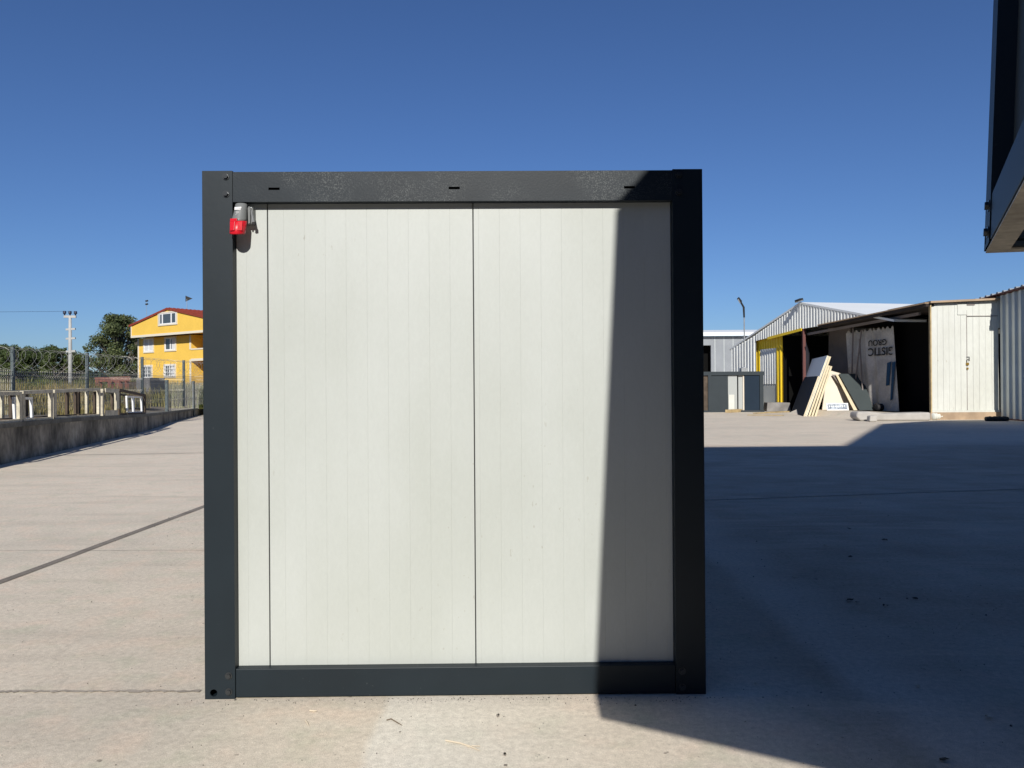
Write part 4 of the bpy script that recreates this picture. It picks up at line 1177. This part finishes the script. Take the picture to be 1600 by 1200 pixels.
polyboard([(1320, 612), (1334, 640), (1315, 586), (1300, 586)], [37.2, 36.6, 38.0, 38.0], .05, 'boardgrey', 'narrow dusky board strip between the cream and the dark green boards')
# printed sign leaning
a = at(1292, 643, 36.2); b = at(1328, 643, 36.1); a.z = b.z = .245
hs = at(1292, 630, a.y).z - .245
sg3 = thing('printed_sign', 'small white framed sign with mottled blue grey print leaning against the cream board', 'sign', tuple(a))
W3 = b.x - a.x
MB().prism([(0, 0, 0), (W3, 0, 0), (W3, .12, hs), (0, .12, hs)], (0, .03, 0)).build('frame', 'pvc', sg3)
MB().prism([(.06, -.003 + .015, .06), (W3 - .06, -.003 + .015, .06), (W3 - .06, .10, hs - .05), (.06, .10, hs - .05)], (0, .01, 0)).build('print', 'signblue', sg3)
random.seed(8); mk = MB()
for k in range(9):
    x0_ = .12 + (W3 - .24) * k / 9; w_ = (W3 - .24) / 9 * .6; z0_ = .12 + random.uniform(0, .04); z1_ = hs - .12
    yy_ = lambda z: (z / hs) * .12 - .012
    for (xa_, xb_, za_, zb_) in ((x0_, x0_ + w_ * .3, z0_, z1_), (x0_ + w_ * .3, x0_ + w_, z1_ - .05, z1_) if k % 2 else (x0_ + w_ * .3, x0_ + w_, (z0_ + z1_) / 2, (z0_ + z1_) / 2 + .05)):
        mk.prism([(xa_, yy_(za_), za_), (xb_, yy_(za_), za_), (xb_, yy_(zb_), zb_), (xa_, yy_(zb_), zb_)], (0, .008, 0))
mk.build('lettering', 'greysheet', sg3)

# interior panel standing in the opening
def inpanel(pxs, dpt, th, matn, name, label, cat):
    pts = [fs_(px, py, dpt) for px, py in pxs]
    o0 = WO + fl(pts[0][0], 0, dpt)
    mb = MB(); mb.prism([WO + fl(s, max(z, .02), dpt) - o0 for s, z in pts], fb * th); o = mb.build(name, matn); o.location = o0
    return tag(o, label, cat)
inpanel([(1294, 641), (1331, 641), (1329, 508), (1295, 512)], 2.2, .06, 'boardgrey', 'partition_board', 'tall brown grey board standing inside the dark warehouse opening', 'board')
inpanel([(1257.5, 600), (1264, 600), (1264, 552), (1257.5, 530)], .6, .04, 'boardgrey', 'offcut_board', 'narrow grey offcut just right of the red brown steel post', 'board')

# tarpaulin with inverted print
TD = 1.0
tA = fs_(1340, 515, TD); tB = fs_(1396, 510, TD)
ts0, ts1 = tB[0], tA[0]   # s smaller = nearer
ztt = fs_(1370, 514, TD)[1]
ban = thing('tarpaulin', 'grey tarpaulin hung upside down inside the opening with black lettering and blue stripes', 'tarpaulin', tuple(WO + fl(ts0, 0, TD)))
bo = fl(ts0, 0, TD)
wv_ = lambda u: .05 * math.sin(u * 9) * (1 if u > 1.2 else .25)
SW = ts1 - ts0; vs = []; fs = []; nu, nv = 60, 10
for j in range(nv + 1):
    for i in range(nu + 1):
        u = SW * i / nu * 1.35; z = .05 + (ztt - .05) * j / nv
        zz2 = z + (.07 * math.sin(u * 20) if j == nv else 0)
        shear = -(1 - j / nv) * .35
        vs.append(fd * (u + shear) + fb * (wv_(u)) + Vector((0, 0, zz2)))
for j in range(nv):
    for i in range(nu):
        k = j * (nu + 1) + i; fs.append((k, k + 1, k + nu + 2, k + nu + 1))
bmesh_ = MB().add(vs, fs).build('sheet', 'banner', ban, smooth=True)
print('TARP', SW, ztt, tA, tB)
def text_mesh(txt, size, name, mt_, parent, origin, xdir, zdir, clip=None, bold=.0):
    cu = bpy.data.curves.new('t', 'FONT'); cu.body = txt; cu.size = size; cu.extrude = .002; cu.offset = bold
    o = bpy.data.objects.new('t', cu); COL.objects.link(o)
    bpy.context.view_layer.update()
    me = bpy.data.meshes.new_from_object(o.evaluated_get(bpy.context.evaluated_depsgraph_get()))
    bpy.data.objects.remove(o)
    bm = bmesh.new(); bm.from_mesh(me)
    if clip is not None:
        bmesh.ops.bisect_plane(bm, geom=bm.verts[:] + bm.edges[:] + bm.faces[:], plane_co=(clip, 0, 0), plane_no=(-1, 0, 0), clear_outer=True)
    yd = zdir.cross(xdir).normalized()
    for v_ in bm.verts:
        c = v_.co.copy(); v_.co = origin + xdir * c.x + zdir * c.y - yd * c.z
    bm.to_mesh(me); bm.free(); me.materials.clear(); me.materials.append(M[mt_])
    ob = bpy.data.objects.new(name, me); COL.objects.link(ob); ob.parent = parent
    return ob
# seen from the yard, +fd runs towards the LEFT of the picture; text turned 180 degrees starts at the right, runs left
zl1 = fs_(1372, 553, TD)[1]; zl2 = fs_(1370, 540, TD)[1]
sz = .95
zr1 = fs_(1375, 544, TD)[1]
text_mesh('GISTIC', .52, 'lettering', 'ink', ban, fd * -.18 + fb * -.075 + Vector((0, 0, fs_(1375, 543.5, TD)[1])), fd * 1.2, Vector((0, 0, -1)), clip=.14, bold=.008)
text_mesh('GROU', .38, 'lettering', 'ink', ban, fd * .36 + fb * -.075 + Vector((0, 0, fs_(1375, 531, TD)[1])), fd * 1.2, Vector((0, 0, -1)), bold=.006)
def tp_(px, py):
    q = fs_(px, py, TD - .06); return fl(q[0], q[1], TD - .06) - bo
for pl in ([(1384, 603), (1389, 602), (1392, 565), (1386, 567)], [(1391, 626), (1394, 624), (1399, 565), (1394, 566)]):
    MB().prism([tp_(*p) for p in pl], fb * .01).build('blue_stripe', 'blue', ban)
# black panel to the right of it stands in for the opening's unlit inside
MB().prism([fl(.15, 0, 1.6), fl(fs_(1402, 560, 1.6)[0], 0, 1.6), fl(fs_(1396, 560, 1.6)[0], 4.3, 1.6), fl(.15, 4.3, 1.6)], fb * .05).build('blackout_panel', 'black', ware)
# poles leaning left of the tarpaulin
for k, (x0_, y0_, x1_, y1_) in enumerate(((1336, 600, 1346, 515), (1331, 590, 1333, 512), (1349, 632, 1343, 530))):
    a = fs_(x0_, y0_, .8); b = fs_(x1_, y1_, .8); o0 = WO + fl(a[0], a[1], .8)
    zz0 = .01
    mb = MB(); A_ = fl(a[0], a[1], .8); B_ = fl(b[0], b[1], .8); dd = (A_ - B_); A2 = B_ + dd * ((B_.z - zz0) / (B_.z - A_.z))
    mb.tube([A2 - A2, B_ - A2], .035, 6); o = mb.build('pole', 'boardgrey'); o.location = WO + A2
    tag(o, ['upright pole inside the opening crossing the two beside it', 'straight pole right beside the tall brown grey board', 'pole nearest the upside down tarpaulin'][k], 'pole', 'poles inside the dark opening')

# white shed
Ys = 31.5
xL = at(1455, 600, Ys).x; xR = at(1561, 600, Ys).x; zT = at(1455, 474, Ys).z; zT2 = at(1561, 469, Ys).z; zB = at(1500, 644.5, Ys).z
zb0 = .38
O = Vector((xL, Ys, 0)); shed = thing('white_shed', 'white boarded double door storage shed on a tan plinth, padlocked', 'shed', tuple(O)); W_ = xR - xL; xm = at(1511, 600, Ys).x - xL
zt_s = lambda x: zT + (zT2 - zT) * x / W_
def leaf(x0, x1, name):
    n = int((x1 - x0) / .22); mb = MB()
    for i in range(n):
        a = x0 + (x1 - x0) * i / n; b = x0 + (x1 - x0) * (i + 1) / n - .006
        mb.prism([(a, 0, zb0), (b, 0, zb0), (b, 0, zt_s(b) - .02), (a, 0, zt_s(a) - .02)], (0, .045 + .004 * (i % 2), 0))
        for q in mb.v[-8:]:
            if abs(q.y) < 1e-6: q.y = -.0015 * ((i * 7) % 3)
    return mb.build(name, 'shedwhite', shed)
dl = leaf(.03, xm - .006, 'door'); dr = leaf(xm + .006, W_ - .03, 'door')
MB().box((0, .05, zb0), (W_, .09, min(zT, zT2) - .05)).build('door_backing', 'boardgrey', shed)
MB().prism([(0, .09, 0.02), (W_, .09, 0.02), (W_, .09, zT2 - .03), (0, .09, zT - .03)], (1.95, 3, 0)).build('shed_body', 'shedwhite', shed)
MB().prism([(-.1, -.12, 0), (W_ + .02, -.12, 0), (W_ + .02, -.12, zb0 - .08), (-.1, -.12, zb0 - .08)], (0, .2, 0)).build('plinth', 'plinth', shed)
MB().prism([(-.02, -.05, zb0 - .079), (W_, -.05, zb0 - .079), (W_, -.05, zb0 - .004), (-.02, -.05, zb0 - .004)], (0, .13, 0)).build('sill', 'shedwhite', shed)
MB().prism([(-.05, -.06, .02), (.0, -.06, .02), (.0, -.06, zT - .001), (-.05, -.06, zT - .001)], (0, .12, 0)).build('door_post', 'timber_tan', shed)
MB().prism([(-.1, -.20, zT + .0), (W_ + .1, -.20, zT2 + .0), (W_ + .1, -.20, zT2 + .08), (-.1, -.20, zT + .08)], (0, 3.6, 0)).build('roof', 'plinth', shed)
# patches
zs = at(1480, 492, Ys).z
MB().box((xm - .38, -.03, zs), (xm - .01, -.005, zT - .04)).build('patch_board', 'shedwhite', dl)
MB().box((xm + .01, -.034, at(1500, 494.5, Ys).z), (W_ - .05, -.006, at(1500, 493.5, Ys).z)).build('top_batten', 'boardgrey', dr)
MB().box((xm + .01, -.03, at(1500, 477, Ys).z), (xm + .33, -.006, at(1500, 475.5, Ys).z)).build('hinge_strip', 'boardgrey', dr)
MB().box((xm - .012, -.01, zb0), (xm + .012, .0, zT - .3)).build('door_seam', 'boardgrey', dl)
zl = at(1512, 566, Ys).z
MB().box((xm - .05, -.05, zl - .12), (xm + .06, -.02, zl - .02)).build('padlock', 'brass', shed); MB().box((xm - .03, -.05, zl - .30), (xm + .04, -.02, zl - .22)).build('keyhole_plate', 'brass', shed)
lk = MB(); lk.tube([(xm - .02, -.035, zl - .02), (xm - .02, -.035, zl + .10), (xm + .05, -.035, zl + .12), (xm + .08, -.035, zl + .05), (xm + .08, -.035, zl + .22), (xm - .03, -.035, zl + .22)], .012, 6); lk.build('hasp', 'ink', shed)

# grey corrugated shed at the far right
S0 = Vector((xR + .03, Ys - .05, 0)); S1 = Vector((S0.x - .55, S0.y - 8.5, 0))
sd = (S1 - S0).normalized(); sbk = Vector((-sd.y, sd.x, 0))
if sbk.x < 0: sbk = -sbk
gs = thing('steel_shed', 'grey corrugated steel shed at the right picture edge', 'shed', tuple(S0))
zt0 = at(1562, 463, Ys).z
zt9 = hit(1600, 452, S0, S1).z; s9 = (hit(1600, 452, S0, S1) - S0).dot(sd)
slope_ = min(.12, max(0, (zt9 - zt0) / s9)); print('SLOPE', (zt9 - zt0) / s9)
def sf(s, z, d=0): return sd * s + sbk * d + Vector((0, 0, z))
LS = 2.5
corr('wall', 'sheetgrey', gs, 0, LS, lambda q: .05, lambda q: zt0 + slope_ * q, d=0, pitch=.42, amp=.085, basef=sf)
MB().prism([sf(.05, 0, 3), sf(LS, 0, 3), sf(LS, zt0 + slope_ * LS - .2, 3), sf(.05, zt0 - .2, 3)], sbk * .1).build('back_wall', 'sheetgrey', gs)
MB().prism([sf(-.02, zt0 - 1.3, -.1), sf(-.02, zt0, -.1), sf(-.02, zt0, .6), sf(-.02, zt0 - 1.3, .05)], -sd * .03).build('corner_flashing', 'sheetgrey', gs)
# roof sheet with ribs showing at the eave
r0 = -.0
MB().prism([sf(-1.6, zt0 - slope_ * 1.6 + .02, -.25), sf(LS, zt0 + slope_ * LS + .02, -.25), sf(LS, zt0 + slope_ * LS + .06, -.25), sf(-1.6, zt0 - slope_ * 1.6 + .06, -.25)], sbk * 3.4).build('roof', 'redsteel', gs)
rb_ = MB(); q = -1.5
while q < LS:
    z = zt0 + slope_ * q + .06
    rb_.prism([sf(q, z, -.26), sf(q + .05, z + .07, -.26), sf(q + .13, z + .07, -.26), sf(q + .18, z, -.26)], sbk * 3.4); q += .42
rb_.build('roof_rib', 'sheetplain', gs)
MB().beam(sf(0, .03, -.03), sf(LS, .03, -.03), .06, .06).build('base_flashing', 'redsteel', gs)

# items on the ground near the shed
def lumpy(name, p0, p1, r, matn, label, cat, flat=.8, seed=1, grp=None):
    random.seed(seed); d = p1 - p0; n = 16; pts = [Vector((0, 0, r * flat)) + d * (i / n) for i in range(n + 1)]
    mb = MB(); rs = [r * (.92 + .1 * math.sin(i * 1.9 + seed)) * (.75 if i in (0, n) else 1) for i in range(n + 1)]
    mb.tube(pts, rs, 12)
    for v_ in mb.v: v_.z = max(.004, v_.z * flat if flat < 1 else v_.z); v_ += Vector((0, 0, 0))
    o = mb.build(name, matn, smooth=True); o.location = p0; return tag(o, label, cat, grp)
pA = G(1345, 658); pB = G(1452, 657)
mb = MB(); hA = at(1345, 643, pA.y).z
mb.prism([(0, 0, 0), (pB.x - pA.x, 0, 0), (pB.x - pA.x, .02, hA * .85), ((pB.x - pA.x) * .35, .02, hA * .78), (.35, .02, hA * .98), (-.12, .02, hA * .95), (-.16, 0, hA * .4)], (0, .7, 0))
o = mb.build('kerb_beam', 'wrap', bevel=.07); o.location = (pA.x, pA.y, .004); tag(o, 'long light grey beam with rounded end lying before the dark opening', 'beam')
pA = G(1359, 659); pB = G(1372, 659)
mb = MB(); hA = at(1345, 650, pA.y).z; mb.prism([(0, 0, 0), (pB.x - pA.x, 0, 0), (pB.x - pA.x, .02, hA), (.03, .02, hA)], (0, .3, 0)); o = mb.build('stone_block', 'wrap', bevel=.04); o.location = (pA.x, pA.y, .004); tag(o, 'small pale stone block against the front of the long grey beam', 'block')
pA = G(1456, 656); lumpy('plastic_bag', pA, G(1471, 655.5), .17, 'shedwhite', 'crumpled white bag at the left foot of the white shed', 'bag', .9, 4)
pA = G(1463, 655); q = at(1472, 641, pA.y); mb = MB(); mb.prism([(0, 0, .25), (.35, .05, .55), (.42, .05, .45), (.08, 0, .15)], (0, .3, 0)); o = mb.build('broken_tile', 'shedwhite'); o.location = (pA.x - .1, pA.y + .05, 0.0)
tag(o, 'tilted white slab propped on the crumpled bag by the shed', 'slab')
pA = G(1540, 658); lumpy('rubber_roll', pA, G(1575, 658), .15, 'rubber', 'flattened black rubber roll lying on the ground at the corner of the grey steel shed', 'rubber roll', .75, 2)
pA = at(1428, 640, 33.6)
# small pile of dark stuff by the tarpaulin
pA = at(1368, 640, 35.9); pA.z = .22; lumpy('black_sack', pA, pA + Vector((.35, .1, 0)), .2, 'rubber', 'small black sack at the foot of the tarpaulin', 'sack', .9, 6)

# ================================================================ litter on the yard
random.seed(21)
def leaf_obj(px, py, s, label, mt_='leafdry', grp='small dry leaves on the shaded concrete'):
    p = G(px, py); mb = MB(); n = 7; vs = [(0, 0, .012)]
    for k in range(n):
        a = 2 * math.pi * k / n; r = s * random.uniform(.35, 1.0); vs.append((math.cos(a) * r, math.sin(a) * r * .7, .005 + random.random() * s * .45))
    mb.add(vs, [(0, k + 1, (k + 1) % n + 1) for k in range(n)])
    o = mb.build('dry_leaf', mt_); o.location = (p.x, p.y, 0); tag(o, label, 'leaf', grp)
for (px, py, s, lab) in ((1383, 845, .04, 'darkest dry leaf, at the right of the back group on the shaded concrete'), (1327, 827, .028, 'small dry leaf farthest back on the shaded concrete'),
                         (1328, 871, .028, 'thin dry leaf halfway between the back and front groups on the shaded concrete'), (1327, 940, .035, 'largest curled dry leaf, left one of the front three in the shade'),
                         (1340, 943, .022, 'tiny dry leaf touching the largest curled one'), (1383, 948, .03, 'flat dry leaf in the middle of the front three in the shade'), (1430, 937, .024, 'small dry leaf at the right of the front three in the shade'),
                         (1474, 1190, .03, 'dry leaf at the bottom edge of the picture in the shade')):
    leaf_obj(px, py, s, lab)
for (px, py, s, lab) in ((1241, 903, .03, 'pale flat flake lying on the shaded concrete right of the big cabin'), (1290, 853, .028, 'pale flake farthest back on the shaded concrete'), (1433, 1074, .022, 'long pale splinter near the lower right corner'), (1546, 1122, .03, 'pale flake at the lower right by the picture edge'), (1181, 1070, .018, 'tiny pale flake close to the corner of the big cabin'), (1407, 1095, .016, 'tiny pale chip low in the shaded concrete')):
    leaf_obj(px, py, s, lab, 'twig', 'pale flakes on the shaded concrete')
def twig(pts, r, mt_, label):
    P_ = [G(*p) for p in pts]; o0 = P_[0]; mb = MB(); mb.tube([p - o0 + Vector((0, 0, r + .003)) for p in P_], [r] * (len(P_) - 1) + [r * .5], 6)
    return mb, o0
mb, o0 = twig([(696, 1159), (718, 1163), (734, 1168), (749, 1175)], .0033, 'twig', '')
P_ = [G(730, 1169), G(738, 1167.5), G(750, 1168)]; mb.tube([p - o0 + Vector((0, 0, .006)) for p in P_], .0018, 5)
o = mb.build('twig', 'twig'); o.location = o0; tag(o, 'pale forked twig on the sunlit concrete in front of the big cabin', 'twig', 'twigs on the sunlit concrete')
mb, o0 = twig([(604, 1127), (611, 1125), (621, 1131), (628, 1135)], .0025, 'twigdark', ''); o = mb.build('twig', 'twigdark'); o.location = o0; tag(o, 'thin bent grey twig left of the pale forked one', 'twig', 'twigs on the sunlit concrete')
mb, o0 = twig([(477, 1127), (480, 1131), (482, 1135)], .003, 'twig', ''); o = mb.build('twig', 'twig'); o.location = o0; tag(o, 'short straight pale sliver below the left part of the big cabin', 'twig', 'twigs on the sunlit concrete')
mb, o0 = twig([(484, 1112), (490, 1113), (495, 1113)], .0035, 'twig', ''); o = mb.build('twig', 'twig'); o.location = o0; tag(o, 'short pale chip just below the bottom rail of the big cabin', 'twig', 'twigs on the sunlit concrete')
# gravel specks
random.seed(31); mb = MB()
def reg_ok():
    while True:
        x = random.uniform(-4, 4.5); yy = random.uniform(2.6, 11)
        if not (-1.6 < x < 1.0 and yy > 3.6): return x, yy
for k in range(1500):
    x, yy = reg_ok()
    if k > 1280: x = random.uniform(-1.6, 1.0); yy = A0.y - abs(random.gauss(0, .035)) - .004
    s = random.uniform(.0015, .0045) * (2.0 if random.random() < .05 else 1)
    vs = [(x + s * random.uniform(.5, 1) * math.cos(a_), yy + s * random.uniform(.5, 1) * math.sin(a_), .001) for a_ in (0, 1.3, 2.6, 3.9, 5.1)] + [(x, yy, .001 + s)]
    mb.add(vs, [(i, (i + 1) % 5, 5) for i in range(5)])
stuff(mb.build('grit', 'stone'), 'scattered dark grit and pebbles on the concrete', 'grit')
# dark damp stains near bottom: thin dust smears as sheets 
def stain(px, py, rx, ry, mt_='joint'):
    p = G(px, py); mb = MB(); n = 14; vs = [(0, 0, .0045)]
    for k in range(n):
        a = 2 * math.pi * k / n; r = random.uniform(.6, 1.1); vs.append((math.cos(a) * rx * r, math.sin(a) * ry * r, .0045))
    mb.add(vs, [(0, k + 1, (k + 1) % n + 1) for k in range(n)]); o = mb.build('stain', mt_); o.location = (p.x, p.y, 0); structure(o)
stain(778, 1119, .008, .020, 'patch'); stain(779, 1118, .005, .012); stain(789, 1180, .008, .020, 'patch'); stain(789, 1179, .006, .012); stain(790, 1197, .009, .008); stain(625, 1145, .006, .006)
